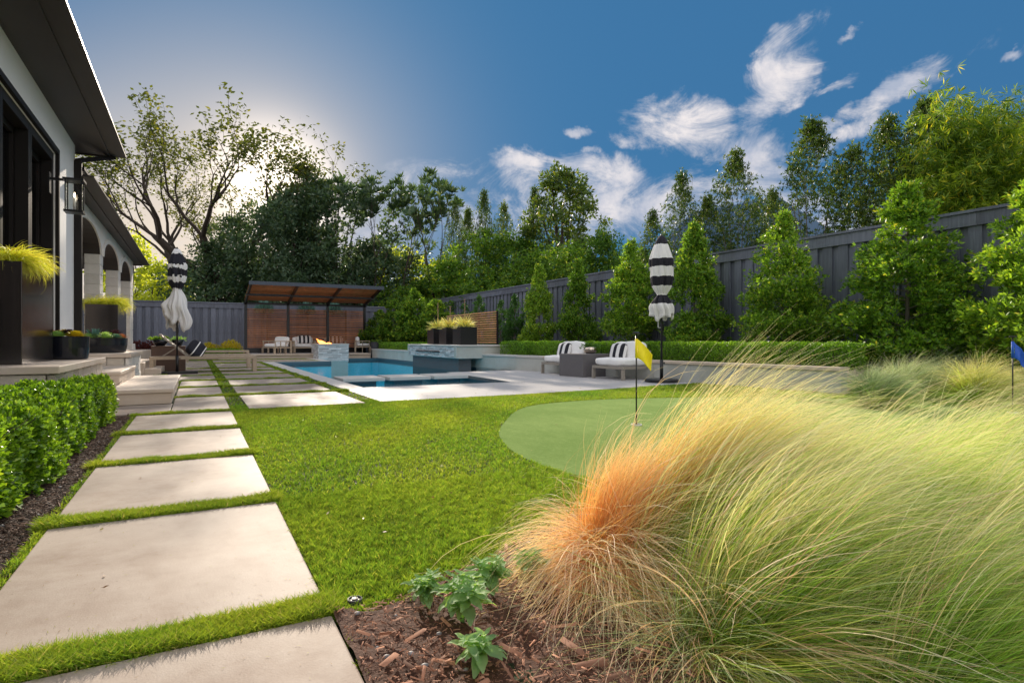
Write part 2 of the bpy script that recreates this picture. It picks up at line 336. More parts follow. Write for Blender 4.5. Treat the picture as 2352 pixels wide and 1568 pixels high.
# ------------------------------------------------------------------ object helpers
def link(name, me, m=None, parent=None, kind=None, smooth=False, loc=None):
    o = bpy.data.objects.new(name, me); C.objects.link(o)
    if m is not None and len(me.materials) == 0: me.materials.append(m)
    if parent is not None: o.parent = parent
    if kind: o['kind'] = kind
    if smooth: me.polygons.foreach_set('use_smooth', [True]*len(me.polygons))
    if loc is not None: o.location = loc
    return o
def tag(o, label, cat, group=None):
    o['label'] = label; o['category'] = cat
    if group: o['group'] = group
    return o
def thing(name, label, cat, loc=(0, 0, 0), rotz=0.0, group=None):
    o = bpy.data.objects.new(name, None); C.objects.link(o); o.location = loc; o.rotation_euler = (0, 0, rotz)
    o.empty_display_size = 0.1
    return tag(o, label, cat, group)
def dup(root, label=None, loc=None, rotz=None, group=None, scale=None):
    r = root.copy(); C.objects.link(r)
    if loc is not None: r.location = loc
    if rotz is not None: r.rotation_euler = (0, 0, rotz)
    if scale is not None: r.scale = scale
    if label: r['label'] = label
    if group: r['group'] = group
    for ch in list(root.children):
        c = ch.copy(); C.objects.link(c); c.parent = r
        for g in list(ch.children):
            d = g.copy(); C.objects.link(d); d.parent = c
    return r

class MB:
    def __init__(s): s.v = []; s.f = []
    def add(s, vs, fs):
        o = len(s.v); s.v += [tuple(p) for p in vs]; s.f += [tuple(i+o for i in f) for f in fs]; return s
    def box(s, x0, x1, y0, y1, z0, z1):
        return s.add([(x0,y0,z0),(x1,y0,z0),(x1,y1,z0),(x0,y1,z0),(x0,y0,z1),(x1,y0,z1),(x1,y1,z1),(x0,y1,z1)],
              [(0,3,2,1),(4,5,6,7),(0,1,5,4),(1,2,6,5),(2,3,7,6),(3,0,4,7)])
    def bar(s, a, b, wx, wz, up=(0, 0, 1)):
        a = Vector(a); b = Vector(b); d = (b-a).normalized(); u = Vector(up)
        sx = d.cross(u)
        if sx.length < 1e-4: sx = Vector((1, 0, 0))
        sx.normalize(); sz = sx.cross(d).normalized(); sx *= wx/2; sz *= wz/2
        return s.add([a-sx-sz, a+sx-sz, b+sx-sz, b-sx-sz, a-sx+sz, a+sx+sz, b+sx+sz, b-sx+sz],
              [(0,3,2,1),(4,5,6,7),(0,1,5,4),(1,2,6,5),(2,3,7,6),(3,0,4,7)])
    def tube(s, pts, rad, n=8, cap=True):
        pts = [Vector(p) for p in pts]; rs = rad if hasattr(rad, '__len__') else [rad]*len(pts)
        vs = []; fs = []; ref = None
        for k, p in enumerate(pts):
            d = (pts[min(k+1, len(pts)-1)] - pts[max(k-1, 0)])
            d = d.normalized() if d.length > 1e-9 else Vector((0, 0, 1))
            if ref is None: ref = Vector((1, 0, 0)) if abs(d.x) < 0.8 else Vector((0, 1, 0))
            a = (ref - d*ref.dot(d)).normalized(); ref = a; b = d.cross(a)
            for j in range(n):
                t = 2*math.pi*j/n; vs.append(p + (a*math.cos(t) + b*math.sin(t))*rs[k])
        for k in range(len(pts)-1):
            for j in range(n):
                a0 = k*n+j; a1 = k*n+(j+1) % n; fs.append((a0, a1, a1+n, a0+n))
        if cap: fs.append(tuple(range(n-1, -1, -1))); fs.append(tuple((len(pts)-1)*n+j for j in range(n)))
        return s.add(vs, fs)
    def lathe(s, prof, n=24, c=(0, 0, 0), fn=None, close=True):
        vs = []; fs = []
        for k, (r, z) in enumerate(prof):
            for j in range(n):
                t = 2*math.pi*j/n; rr = fn(r, z, t, k) if fn else r
                vs.append((c[0]+rr*math.cos(t), c[1]+rr*math.sin(t), c[2]+z))
        for k in range(len(prof)-1):
            for j in range(n):
                a0 = k*n+j; a1 = k*n+(j+1) % n; fs.append((a0, a1, a1+n, a0+n))
        if close:
            fs.append(tuple(range(n-1, -1, -1))); fs.append(tuple((len(prof)-1)*n+j for j in range(n)))
        return s.add(vs, fs)
    def prism(s, poly, z0, z1):
        n = len(poly)
        return s.add([(x, y, z0) for x, y in poly]+[(x, y, z1) for x, y in poly],
              [tuple(range(n-1, -1, -1)), tuple(range(n, 2*n))]+[(k, (k+1) % n, n+(k+1) % n, n+k) for k in range(n)])
    def mesh(s, name):
        me = bpy.data.meshes.new(name); me.from_pydata(s.v, [], s.f); me.update(); return me
    def build(s, name, m, parent=None, kind=None, smooth=False, bevel=0.0, loc=None, seg=2):
        o = link(name, s.mesh(name), m, parent, kind, smooth, loc)
        if bevel:
            b = o.modifiers.new('bevel', 'BEVEL'); b.width = bevel; b.segments = seg; b.limit_method = 'ANGLE'
        return o
def fast_mesh(name, V, F, col=None, smooth=False):
    """V (n,3), F (m,k) arrays"""
    V = np.ascontiguousarray(V, dtype=np.float32); F = np.ascontiguousarray(F, dtype=np.int32)
    me = bpy.data.meshes.new(name); me.vertices.add(len(V)); me.vertices.foreach_set('co', V.ravel())
    k = F.shape[1]; me.loops.add(F.size); me.loops.foreach_set('vertex_index', F.ravel())
    me.polygons.add(len(F)); me.polygons.foreach_set('loop_start', np.arange(0, F.size, k, dtype=np.int32))
    me.polygons.foreach_set('loop_total', np.full(len(F), k, dtype=np.int32))
    me.update(calc_edges=True)
    if col is not None:
        a = me.color_attributes.new('col', 'FLOAT_COLOR', 'POINT')
        cc = np.ones((len(V), 4), dtype=np.float32); cc[:, :3] = col; a.data.foreach_set('color', cc.ravel())
    return me
def norm(a): return a/np.maximum(np.linalg.norm(a, axis=-1, keepdims=True), 1e-9)
def leaf_arrays(P, Dr, L, W, up=None, tilt=None, rg=rng, fold=0.0):
    """diamond leaves: base P, direction Dr, length L, width W -> V, F (quads)"""
    n = len(P); Dr = norm(Dr)
    if up is None: up = norm(rg.normal(size=(n, 3)) + np.array([0, 0, 1.2]))
    S = norm(np.cross(Dr, up)); L = np.broadcast_to(L, (n,))[:, None]; W = np.broadcast_to(W, (n,))[:, None]
    N = np.cross(S, Dr)
    V = np.empty((n, 4, 3)); mid = P + Dr*L*0.45
    V[:, 0] = P; V[:, 1] = mid + S*W/2 + N*fold*W; V[:, 2] = P + Dr*L; V[:, 3] = mid - S*W/2 + N*fold*W
    F = np.arange(4*n).reshape(n, 4)
    return V.reshape(-1, 3), F
def rosettes(P, Dr, L, W, k, rg=rng, spread=0.9):
    """k leaves radiating from each twig tip P along Dr"""
    n = len(P); Dr = norm(Dr)
    a = norm(np.cross(Dr, rg.normal(size=(n, 3)))); b = np.cross(Dr, a)
    th = (np.arange(k)[None, :]*2.4 + rg.uniform(0, 6.3, (n, 1)))
    sp = spread*rg.uniform(0.5, 1.2, (n, k))
    d = Dr[:, None]*1.0 + (a[:, None]*np.cos(th)[..., None] + b[:, None]*np.sin(th)[..., None])*sp[..., None]
    PP = np.repeat(P[:, None], k, 1) + norm(d)*0.01
    LL = L*rg.uniform(0.7, 1.15, n*k)
    upv = norm(np.repeat(Dr[:, None], k, 1).reshape(-1, 3) + rg.normal(size=(n*k, 3))*0.25)
    return leaf_arrays(PP.reshape(-1, 3), d.reshape(-1, 3), LL, LL*W/L, up=upv, rg=rg)
def join(parts):
    V = []; F = []; o = 0
    for v, f in parts: V.append(v); F.append(f+o); o += len(v)
    return np.concatenate(V), np.concatenate(F)
def sph(n, rg=rng):
    return norm(rg.normal(size=(n, 3)))

# ================================================================== SETTING
# ground with an opening for the pool
def poly_sheet(name, polys, z, m, kind='structure'):
    b = MB()
    for p in polys: b.add([(x, y, z) for x, y in p], [tuple(range(len(p)))])
    return b.build(name, m, kind=kind)
HX0, HX1, HY0, HY1 = 2.45, 7.75, 10.35, 27.95
S = 600
poly_sheet('ground', [[(-S, -S), (S, -S), (S, HY0), (-S, HY0)], [(-S, HY1), (S, HY1), (S, S), (-S, S)],
                      [(-S, HY0), (HX0, HY0), (HX0, HY1), (-S, HY1)], [(HX1, HY0), (S, HY0), (S, HY1), (HX1, HY1)]], -0.06, M['soil'])
poly_sheet('lawn', [[(-0.62, 1.2), (9.4, 1.2), (9.0, 8.0), (-0.30, 8.0)], [(-0.9, 8.0), (2.24, 8.0), (2.24, 29), (-0.9, 29)], [(2.24, 24.4), (4.4, 24.4), (4.4, 28.25), (2.24, 28.25)]], -0.015, M['lawn'])

# ---- paving slabs, each its own piece
path = bpy.data.objects.new('path', None); C.objects.link(path); path['kind'] = 'structure'
SLABS = []
def slab(x0, x1, y0, y1):
    SLABS.append((x0, x1, y0, y1))
far = [1.87, 3.32, 4.77, 6.25, 7.78]
for k, fy in enumerate(far):
    slab(-0.59, 0.37, (0.5 if k == 0 else far[k-1]+0.145), fy)
far2 = [9.92, 11.87, 13.8, 15.7, 17.6, 19.5, 21.4, 23.3, 25.2, 27.1]
for k, fy in enumerate(far2):
    y0 = 7.96 if k == 0 else far2[k-1]+0.16
    slab(-0.265 if y0 < 12.6 else -0.60, 0.37, y0, fy)
    if fy < 24: slab(0.58, 2.02, y0, fy)
    else: slab(0.58, 4.3 if fy > 24.9 else 2.02, max(y0, 24.62) if fy > 24.9 else y0, fy)
slab(-1.12, -0.275, 7.96, 9.03)
for k, (x0, x1, y0, y1) in enumerate(SLABS):
    b = MB().box(-(x1-x0)/2, (x1-x0)/2, -(y1-y0)/2, (y1-y0)/2, -0.07, 0)
    o = b.build('paving_slab', M['concrete'], path, bevel=0.006 if y0 < 9 else 0, loc=((x0+x1)/2, (y0+y1)/2, 0))

# ---- pool: basin, water, coping, deck
W = [(2.6, 10.5), (5.6, 10.5), (5.75, 14.35), (7.96, 14.6), (7.6, 16.5), (7.5, 27.3), (4.75, 27.3), (4.75, 24.1), (2.6, 24.1)]
b = MB(); n = len(W)
b.add([(x, y, -1.25) for x, y in W], [tuple(range(n))])
for k in range(n):
    a, c = W[k], W[(k+1) % n]
    b.add([(*a, -1.25), (*c, -1.25), (*c, -0.22), (*a, -0.22)], [(0, 1, 2, 3)])
b.box(2.62, 5.58, 10.52, 10.95, -1.24, -0.5)     # underwater bench of the spa
b.build('pool_basin', M['plaster'], kind='structure')
b = MB()
for k in range(n):
    a, c = W[k], W[(k+1) % n]
    b.add([(*a, -0.22), (*c, -0.22), (*c, -0.001), (*a, -0.001)], [(0, 1, 2, 3)])
b.build('waterline_tile', M['tile'], kind='structure')
poly_sheet('pool_water', [W], -0.10, M['water'])
cop = bpy.data.objects.new('pool_coping', None); C.objects.link(cop); cop['kind'] = 'structure'
ys = np.linspace(8.04, 24.1, 12)
for k in range(11): MB().box(2.25, 2.63, ys[k]+0.003, ys[k+1]-0.003, -0.07, 0.0).build('coping_stone', M['coping'], cop, bevel=0.006)
for x0, x1 in ((2.25, 3.3), (3.306, 4.395)): MB().box(x0, x1, 24.106, 24.46, -0.07, 0.0).build('coping_stone', M['coping'], cop, bevel=0.006)
for y0, y1 in ((24.106, 25.6), (25.606, 27.2), (27.206, 28.28)): MB().box(4.40, 4.76, y0, y1, -0.07, 0.0).build('coping_stone', M['coping'], cop, bevel=0.006)
for y0, y1 in ((10.5, 11.75), (11.756, 13.0), (13.006, 14.3)):
    xa = 5.6+0.15*(y0-10.5)/3.85; xb = 5.6+0.15*(y1-10.5)/3.85
    MB().prism([(xa, y0), (xa+0.34, y0), (xb+0.34, y1), (xb, y1)], -0.07, 0.006).build('coping_stone', M['coping'], cop, bevel=0.006)
deck = bpy.data.objects.new('pool_deck', None); C.objects.link(deck); deck['kind'] = 'structure'
for poly in ([(2.636, 8.03), (4.3, 8.05), (4.3, 10.49), (2.636, 10.49)], [(4.305, 8.05), (6.15, 8.20), (6.15, 10.49), (4.305, 10.49)],
             [(6.155, 8.2), (8.72, 8.5), (8.55, 9.7), (8.45, 10.49), (6.155, 10.49)],
             [(5.95, 10.495), (8.44, 10.495), (8.2, 12.55), (6.02, 12.55)], [(6.02, 12.555), (8.2, 12.555), (7.97, 14.58), (6.1, 14.37)]):
    MB().prism(poly, -0.10, 0.0).build('deck_panel', M['deck'], deck, bevel=0.004)
# stepping pads between spa and pool
for k, (x0, x1) in enumerate(((2.75, 3.66), (3.76, 4.72), (4.80, 5.66))):
    t = thing('stepping_pad', ['square white stepping pad over the water nearest the left pool edge', 'middle white stepping pad over the water between spa and pool', 'white stepping pad over the water next to the deck corner'][k], 'stepping pad', ((x0+x1)/2, 13.22, 0), group='stepping pads across the spa')
    hw = (x1-x0)/2
    MB().box(-hw, hw, -0.5, 0.5, -0.055, 0.02).build('slab', M['coping'], t, bevel=0.01)
    MB().box(-hw+0.14, hw-0.16, -0.36, 0.40, -1.24, -0.055).build('pedestal', M['tile'], t)

# ---- retaining wall along the right side
WL = [(7.5, 28.3), (7.6, 16.5), (7.96, 14.6), (8.55, 9.6), (8.9, 5.7)]
def seg_prism(a, c, t0, t1, z0, z1):
    a = Vector((*a, 0)); c = Vector((*c, 0)); d = (c-a).normalized(); nn = Vector((-d.y, d.x, 0))
    p = [a+nn*t0, c+nn*t0, c+nn*t1, a+nn*t1]
    return MB().prism([(q.x, q.y) for q in p], z0, z1)
t = thing('retaining_wall', 'long low grey stone retaining wall with cap behind pool and lounge chairs', 'wall')
for a, c in zip(WL[:-1], WL[1:]):
    L = (Vector(c)-Vector(a)).length; k = max(1, round(L/0.9))
    for q in range(k):
        p0 = Vector(a).lerp(Vector(c), q/k); p1 = Vector(a).lerp(Vector(c), (q+1)/k); dd = (p1-p0).normalized()*0.0025
        seg_prism(p0+dd, p1-dd, 0.0, 0.22, -1.2 if p0.y > 14.5 else -0.08, 0.355).build('wall_panel', M['retaining'], t)
    k = max(1, round(L/1.3))
    for q in range(k):
        p0 = Vector(a).lerp(Vector(c), q/k); p1 = Vector(a).lerp(Vector(c), (q+1)/k); dd = (p1-p0).normalized()*0.002
        seg_prism(p0+dd, p1-dd, -0.03, 0.30, 0.355, 0.415).build('cap_stone', M['limestone'] if p0.y < 14 else M['coping'], t, bevel=0.008)
MB().box(8.92, 9.9, 5.72, 5.94, -0.08, 0.355).build('wall_panel', M['limestone'], t)
# raised bed behind it
nx, ny = 20, 60
bx = []; fs = []
for j in range(ny+1):
    yy = 1.0+29*j/ny
    xw = 7.8 if yy > 16 else float(np.interp(yy, [5.7, 9.6, 14.7, 16.5], [9.15, 8.78, 8.2, 7.82]))
    h = 0.33 if yy > 6.6 else float(np.interp(yy, [3.0, 5.6, 6.6], [0.0, 0.05, 0.3]))
    for i in range(nx+1):
        u = i/nx; xx = xw*(1-u)+14.5*u
        hh = h if xw+0.0 < xx else h
        if yy <= 5.75: hh = h*min(1, max(0, (xx-8.6)/1.2))
        bx.append((xx, yy, hh+0.03*mnoise.noise(Vector((xx*2, yy*2, 0)))))
for j in range(ny):
    for i in range(nx):
        a0 = j*(nx+1)+i; fs.append((a0, a0+1, a0+nx+2, a0+nx+1))
MB().add(bx, fs).build('planting_bed', M['mulch'], kind='structure', smooth=True)

# ---- raised terrace at the back
terr = bpy.data.objects.new('terrace', None); C.objects.link(terr); terr['kind'] = 'structure'
MB().box(0.9, 7.45, 28.36, 32.0, -0.05, 0.14).build('terrace_base', M['limestone'], terr)
xs = np.linspace(0.9, 7.45, 6)
for k in range(5): MB().box(xs[k]+0.003, xs[k+1]-0.003, 28.30, 29.0, 0.14, 0.20).build('edge_stone', M['limestone'], terr, bevel=0.01)
MB().box(0.9, 7.45, 29.003, 32.0, 0.14, 0.198).build('terrace_floor', M['deck'], terr)

# ================================================================== HOUSE
house = thing('house', 'white stucco house with dark bronze windows, deep brown eaves and a stone arcade', 'house')
XW = -1.85
def part(b, name, m, parent=house, **k): return b.build(name, m, parent, **k)
WY0, WY1, WZ0, WZ1 = 3.0, 10.95, 0.60, 3.62
part(MB().box(-2.3, XW, -3, WY0, 0, 4.25).box(-2.3, XW, WY1, 12.57, 0, 4.25).box(-2.3, XW, WY0, WY1, WZ1, 4.25).box(-2.3, XW, WY0, WY1, 0, WZ0-0.002), 'wall', M['stucco'])
part(MB().box(-8, -2.3, 12.3, 12.57, 0, 4.2), 'wall', M['stucco'])
part(MB().box(-8.2, -8.0, -3, 28, 0, 4.2), 'wall', M['stucco'])
# windows: three tall bays with deep bronze frames
def window(y0, y1):
    fr = MB(); x0, x1 = XW-0.16, XW-0.02
    fr.box(x0, x1, y0, y0+0.09, WZ0, WZ1).box(x0, x1, y1-0.09, y1, WZ0, WZ1).box(x0, x1, y0+0.09, y1-0.09, WZ1-0.12, WZ1).box(x0, x1, y0+0.09, y1-0.09, WZ0, WZ0+0.14)
    f = part(fr, 'window', M['bronze'], bevel=0.004)
    s = MB(); x0, x1 = XW-0.24, XW-0.165
    s.box(x0, x1, y0+0.06, y0+0.15, WZ0+.1, WZ1-.08).box(x0, x1, y1-0.15, y1-0.06, WZ0+.1, WZ1-.08).box(x0, x1, y0+.15, y1-.15, WZ1-0.2, WZ1-0.08).box(x0, x1, y0+.15, y1-.15, WZ0+.1, WZ0+0.24)
    s.build('sash', M['bronze'], f)
    g = MB().add([(XW-0.20, y0+.15, WZ0+.24), (XW-0.20, y1-.15, WZ0+.24), (XW-0.20, y1-.15, WZ1-.2), (XW-0.20, y0+.15, WZ1-.2)], [(0, 1, 2, 3)])
    g.build('pane', M['glass'], f)
wys = [3.0, 4.75, 6.5, 8.25, 9.55, 10.95]
for k in range(5): window(wys[k]+0.002, wys[k+1]-0.002)
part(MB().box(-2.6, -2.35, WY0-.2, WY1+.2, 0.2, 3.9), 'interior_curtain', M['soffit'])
part(MB().box(XW-0.001, XW+0.045, WY1, WY1+0.07, WZ0, WZ1+0.07).box(XW-0.001, XW+0.045, WY0, WY1, WZ1, WZ1+0.07), 'window_trim', M['bronze'])
# main roof with soffit, fascia and gutter
def eave(x_out, z, y0, y1, back, ridge):
    part(MB().box(-8.2, x_out+0.14, y0, y1-0.14, z+0.02, z+0.05), 'soffit', M['soffit'])
    part(MB().box(x_out+0.0-0.10, x_out-0.0+0.02-0.001-0.0, y0, y1, z+0.0, z+0.19) if False else MB().box(x_out-0.14, x_out-0.10, y0, y1-0.10, z, z+0.24).box(-8.2, x_out-0.141, y1-0.14, y1-0.10, z, z+0.24), 'fascia', M['soffit'])
    g = MB()  # K-style gutter
    prof = [(-0.098, 0.06), (-0.05, 0.06), (-0.015, 0.11), (0.0, 0.14), (0.0, 0.19), (-0.012, 0.19), (-0.012, 0.145), (-0.03, 0.118), (-0.055, 0.075), (-0.098, 0.075)]
    nn = len(prof)
    g.add([(x_out+px, y0, z+pz) for px, pz in prof]+[(x_out+px, y1, z+pz) for px, pz in prof], [(k, (k+1) % nn, nn+(k+1) % nn, nn+k) for k in range(nn)]+[tuple(range(nn))[::-1], tuple(range(nn, 2*nn))])
    part(g, 'gutter', M['bronze'])
    g = MB(); g.add([(-8.2, y1-0.1+0.1+px, z+pz) for px, pz in prof]+[(x_out, y1+px, z+pz) for px, pz in prof], [(k, (k+1) % nn, nn+(k+1) % nn, nn+k) for k in range(nn)]+[tuple(range(nn)), tuple(range(nn, 2*nn))[::-1]])
    part(g, 'gutter', M['bronze'])
    rz = z+0.235
    part(MB().add([(x_out-0.02, y0, rz), (x_out-0.02, y1-0.02, rz), (x_out-3.6, y1-3.6, rz+ridge), (x_out-3.6, y0, rz+ridge), (x_out-8, y0, rz), (x_out-8, y1-0.02, rz)], [(0, 1, 2, 3), (3, 2, 5, 4), (1, 5, 2)]), 'roof', M['roof_dark'])
eave(-1.28, 4.19, -3, 13.17, -8, 1.3)
eave(-1.72, 3.68, 12.60, 26.8, -8, 0.25)
# arcade
AX1, AX0 = -2.05, -2.37
piers = [(12.575, 13.9), (17.3, 17.8), (21.1, 21.7), (24.8, 25.75)]
SPR, RISE, ATOP, FL = 2.92, 0.50, 3.70, 0.47
arc = MB()
for (a, c) in zip(piers[:-1], piers[1:]):
    lin = MB(); trim = MB(); y0, y1 = a[1], c[0]; N = 14; pts = []
    for k in range(N+1):
        th = math.pi*(1-k/N); pts.append(((y0+y1)/2+(y1-y0)/2*math.cos(th), SPR+RISE*math.sin(th)**0.9))
    for k in range(N):
        (ya, za), (yb, zb) = pts[k], pts[k+1]
        arc.add([(AX1, ya, za), (AX1, yb, zb), (AX1, yb, ATOP), (AX1, ya, ATOP), (AX0, ya, za), (AX0, yb, zb), (AX0, yb, ATOP), (AX0, ya, ATOP)],
                [(0, 1, 2, 3), (5, 4, 7, 6), (4, 5, 1, 0)])
        lin.add([(AX1-0.004, ya, za-0.004), (AX1-0.004, yb, zb-0.004), (AX0-.1, yb, zb-0.004), (AX0-.1, ya, za-0.004)], [(0, 1, 2, 3)])
        # raised trim band round the arch
        def off(p, d):
            cy = (y0+y1)/2; v = Vector((p[0]-cy, (p[1]-SPR)*2.0)); v = v.normalized() if v.length else Vector((0, 1)); return (p[0]+v.x*d, p[1]+v.y*d)
        oa, ob = off(pts[k], 0.14), off(pts[k+1], 0.14)
        trim.add([(AX1+0.03, ya, za), (AX1+0.03, yb, zb), (AX1+0.03, ob[0], ob[1]), (AX1+0.03, oa[0], oa[1]), (AX1, oa[0], oa[1]), (AX1, ob[0], ob[1]), (AX1, ya, za), (AX1, yb, zb)],
                 [(0, 1, 2, 3), (3, 2, 5, 4), (6, 7, 1, 0)])
    part(lin, 'arch_lining', M['soffit']); part(trim, 'arch_trim', M['stone_white'])
for (a, c) in piers: arc.box(AX0, AX1, a, c, SPR, ATOP)
part(arc, 'arcade_wall', M['stone_white'])
part(MB().box(-8, AX0-0.11, 12.6, 26.6, 3.45, 3.5), 'porch_ceiling', M['soffit'])
blockme = {}
def block(parent, x0, x1, y0, y1, z0, z1, m, name='stone_block'):
    """one cut stone, sharing one of six slightly irregular unit shapes"""
    k = random.randrange(6)
    if (k, m.name) not in blockme:
        bm = bmesh.new(); bmesh.ops.create_cube(bm, size=1.0)
        bmesh.ops.bevel(bm, geom=bm.edges[:], offset=0.035, segments=1, affect='EDGES')
        for v in bm.verts: v.co += Vector([random.uniform(-0.016, 0.016) for _ in range(3)])
        me = bpy.data.meshes.new('stone_block'); bm.to_mesh(me); bm.free(); me.materials.append(m); blockme[(k, m.name)] = me
    o = bpy.data.objects.new(name, blockme[(k, m.name)]); C.objects.link(o); o.parent = parent
    o.location = ((x0+x1)/2, (y0+y1)/2, (z0+z1)/2); o.scale = (x1-x0, y1-y0, z1-z0); return o
J = 0.004
for (a, c) in piers[1:]:
    MB().box(AX0+0.02, AX1-0.02, a+0.02, c-0.02, FL, SPR).build('pier_core', M['stone_white'], house)
    z = FL; k = 0
    while z < SPR-0.02:
        h = min(0.245, SPR-z)
        if k % 2: block(house, AX0, AX1, a, c, z+J, z+h-J, M['stone_white'])
        else:
            ym = (a+c)/2; block(house, AX0, AX1, a, ym-J, z+J, z+h-J, M['stone_white']); block(house, AX0, AX1, ym+J, c, z+J, z+h-J, M['stone_white'])
        z += h; k += 1
    block(house, AX0-0.07, AX1+0.07, a-0.07, c+0.07, FL+0.002, FL+0.24, M['stone_white'], 'plinth')
# downspout with elbow
part(MB().box(XW+0.003, XW+0.11, 12.44, 12.56, 0.2, 3.95), 'downspout', M['bronze'], bevel=0.01)
part(MB().bar((XW+0.056, 12.5, 3.94), (-1.34, 13.02, 4.20), 0.1, 0.08), 'downspout', M['bronze'])
# stone ledges and steps
def stone_face_x(parent, x, y0, y1, z0, z1, rowh, lw, m):
    """courses of cut stone on a face looking towards +x"""
    z = z0
    while z < z1-0.02:
        h = min(rowh*random.uniform(0.85, 1.15), z1-z)
        if z1-(z+h) < 0.06: h = z1-z
        y = y0
        while y < y1-0.02:
            l = lw*random.uniform(0.6, 1.4)
            if y1-(y+l) < 0.1: l = y1-y
            block(parent, x-0.06, x+random.uniform(-0.006, 0.006), y+J, y+l-J, z+J, z+h-J, m, 'stone')
            y += l
        z += h
def stone_face_y(parent, y, x0, x1, z0, z1, rowh, lw, m):
    z = z0
    while z < z1-0.02:
        h = min(rowh*random.uniform(0.85, 1.15), z1-z)
        if z1-(z+h) < 0.06: h = z1-z
        x = x1
        while x > x0+0.02:
            l = lw*random.uniform(0.6, 1.4)
            if x-l-x0 < 0.1: l = x-x0
            block(parent, x-l+J, x-J, y+random.uniform(-0.006, 0.006), y+0.06, z+J, z+h-J, m, 'stone')
            x -= l
        z += h
ledge = thing('planter_ledge', 'stone clad ledge with limestone cap carrying the big planter beside the hedge', 'stone ledge', (0, 0, 0))
MB().box(XW+0.002, -1.225, 6.98, 10.1, 0, 0.525).build('core', M['stone'], ledge)
stone_face_x(ledge, -1.17, 6.92, 10.1, 0.0, 0.525, 0.17, 0.36, M['stone']); stone_face_y(ledge, 6.92, XW+0.01, -1.24, 0.0, 0.525, 0.17, 0.36, M['stone'])
for y0, y1 in ((6.88, 8.1), (8.104, 9.2), (9.204, 10.11)): MB().box(XW+0.002, -1.13, y0, y1, 0.53, 0.60).build('cap_stone', M['limestone'], ledge, bevel=0.008)
st = thing('entry_steps', 'pale limestone steps climbing from the path to the porch', 'steps')
MB().box(-1.15, -0.29, 9.07, 12.66, 0.0, 0.145).build('riser', M['limestone'], st, bevel=0.006)
MB().box(-1.16, -0.26, 9.04, 12.67, 0.148, 0.20).build('tread', M['limestone'], st, bevel=0.01)
MB().box(-1.84, -0.97, 10.12, 12.53, 0.0, 0.335).build('riser', M['limestone'], st, bevel=0.006)
MB().box(-1.84, -0.95, 10.115, 12.54, 0.338, 0.39).build('tread', M['limestone'], st, bevel=0.01)
porch = thing('porch_base', 'stone clad porch base with limestone edge under the round planters', 'stone base')
MB().box(-7.9, -1.13, 12.62, 15.0, 0.0, 0.525).build('core', M['stone_white'], porch)
stone_face_x(porch, -1.06, 12.58, 15.05, 0.0, 0.525, 0.17, 0.36, M['stone_white']); stone_face_y(porch, 12.57, -1.72, -1.14, 0.0, 0.525, 0.18, 0.4, M['stone'])
MB().box(-7.9, -1.03, 12.54, 15.07, 0.53, 0.60).build('cap_stone', M['limestone'], porch, bevel=0.01)
MB().box(-7.9, -1.40, 15.075, 16.8, 0.0, 0.60).build('floor', M['limestone'], porch)
MB().box(-7.9, -1.55, 16.805, 27.0, 0.0, 0.47).build('floor', M['limestone'], porch)
MB().box(-1.545, -1.10, 16.6, 20.0, 0.0, 0.30).build('step', M['limestone'], porch, bevel=0.01)
MB().box(-1.098, -0.75, 16.6, 20.0, 0.0, 0.15).build('step', M['limestone'], porch, bevel=0.01)

# wall lantern
lt = thing('wall_lantern', 'square glass and black metal lantern on the white house wall', 'lantern', (-1.55, 10.5, 2.92))
f = MB(); hw, hh = 0.095, 0.23
for sx in (-1, 1):
    for sy in (-1, 1): f.box(sx*hw-0.007, sx*hw+0.007, sy*hw-0.007, sy*hw+0.007, -hh+.02, hh-.02)
f.box(-hw-.02, hw+.02, -hw-.02, hw+.02, -hh-.01, -hh+.02).box(-hw-.03, hw+.03, -hw-.03, hw+.03, hh-.02, hh+.012)
f.build('cage', M['black'], lt)
MB().box(-0.30+.005, -hw-.03, -0.02, 0.02, hh-.02, hh+.01).box(-0.298, -0.28, -0.06, 0.06, 0.02, hh+.08).build('bracket', M['black'], lt)
g = MB()
for s in (-1, 1):
    g.add([(s*hw, -hw, -hh+.02), (s*hw, hw, -hh+.02), (s*hw, hw, hh-.02), (s*hw, -hw, hh-.02)], [(0, 1, 2, 3)])
    g.add([(-hw, s*hw, -hh+.02), (hw, s*hw, -hh+.02), (hw, s*hw, hh-.02), (-hw, s*hw, hh-.02)], [(0, 1, 2, 3)])
g.build('glass_pane', M['lantern_glass'], lt)
MB().lathe([(0.018, -hh+.02), (0.018, -0.02)], 12).build('candle', M['white'], lt, smooth=True)
MB().lathe([(0.004, -0.02), (0.014, 0.01), (0.012, 0.03), (0.002, 0.06)], 10).build('bulb', M['bulb'], lt, smooth=True)

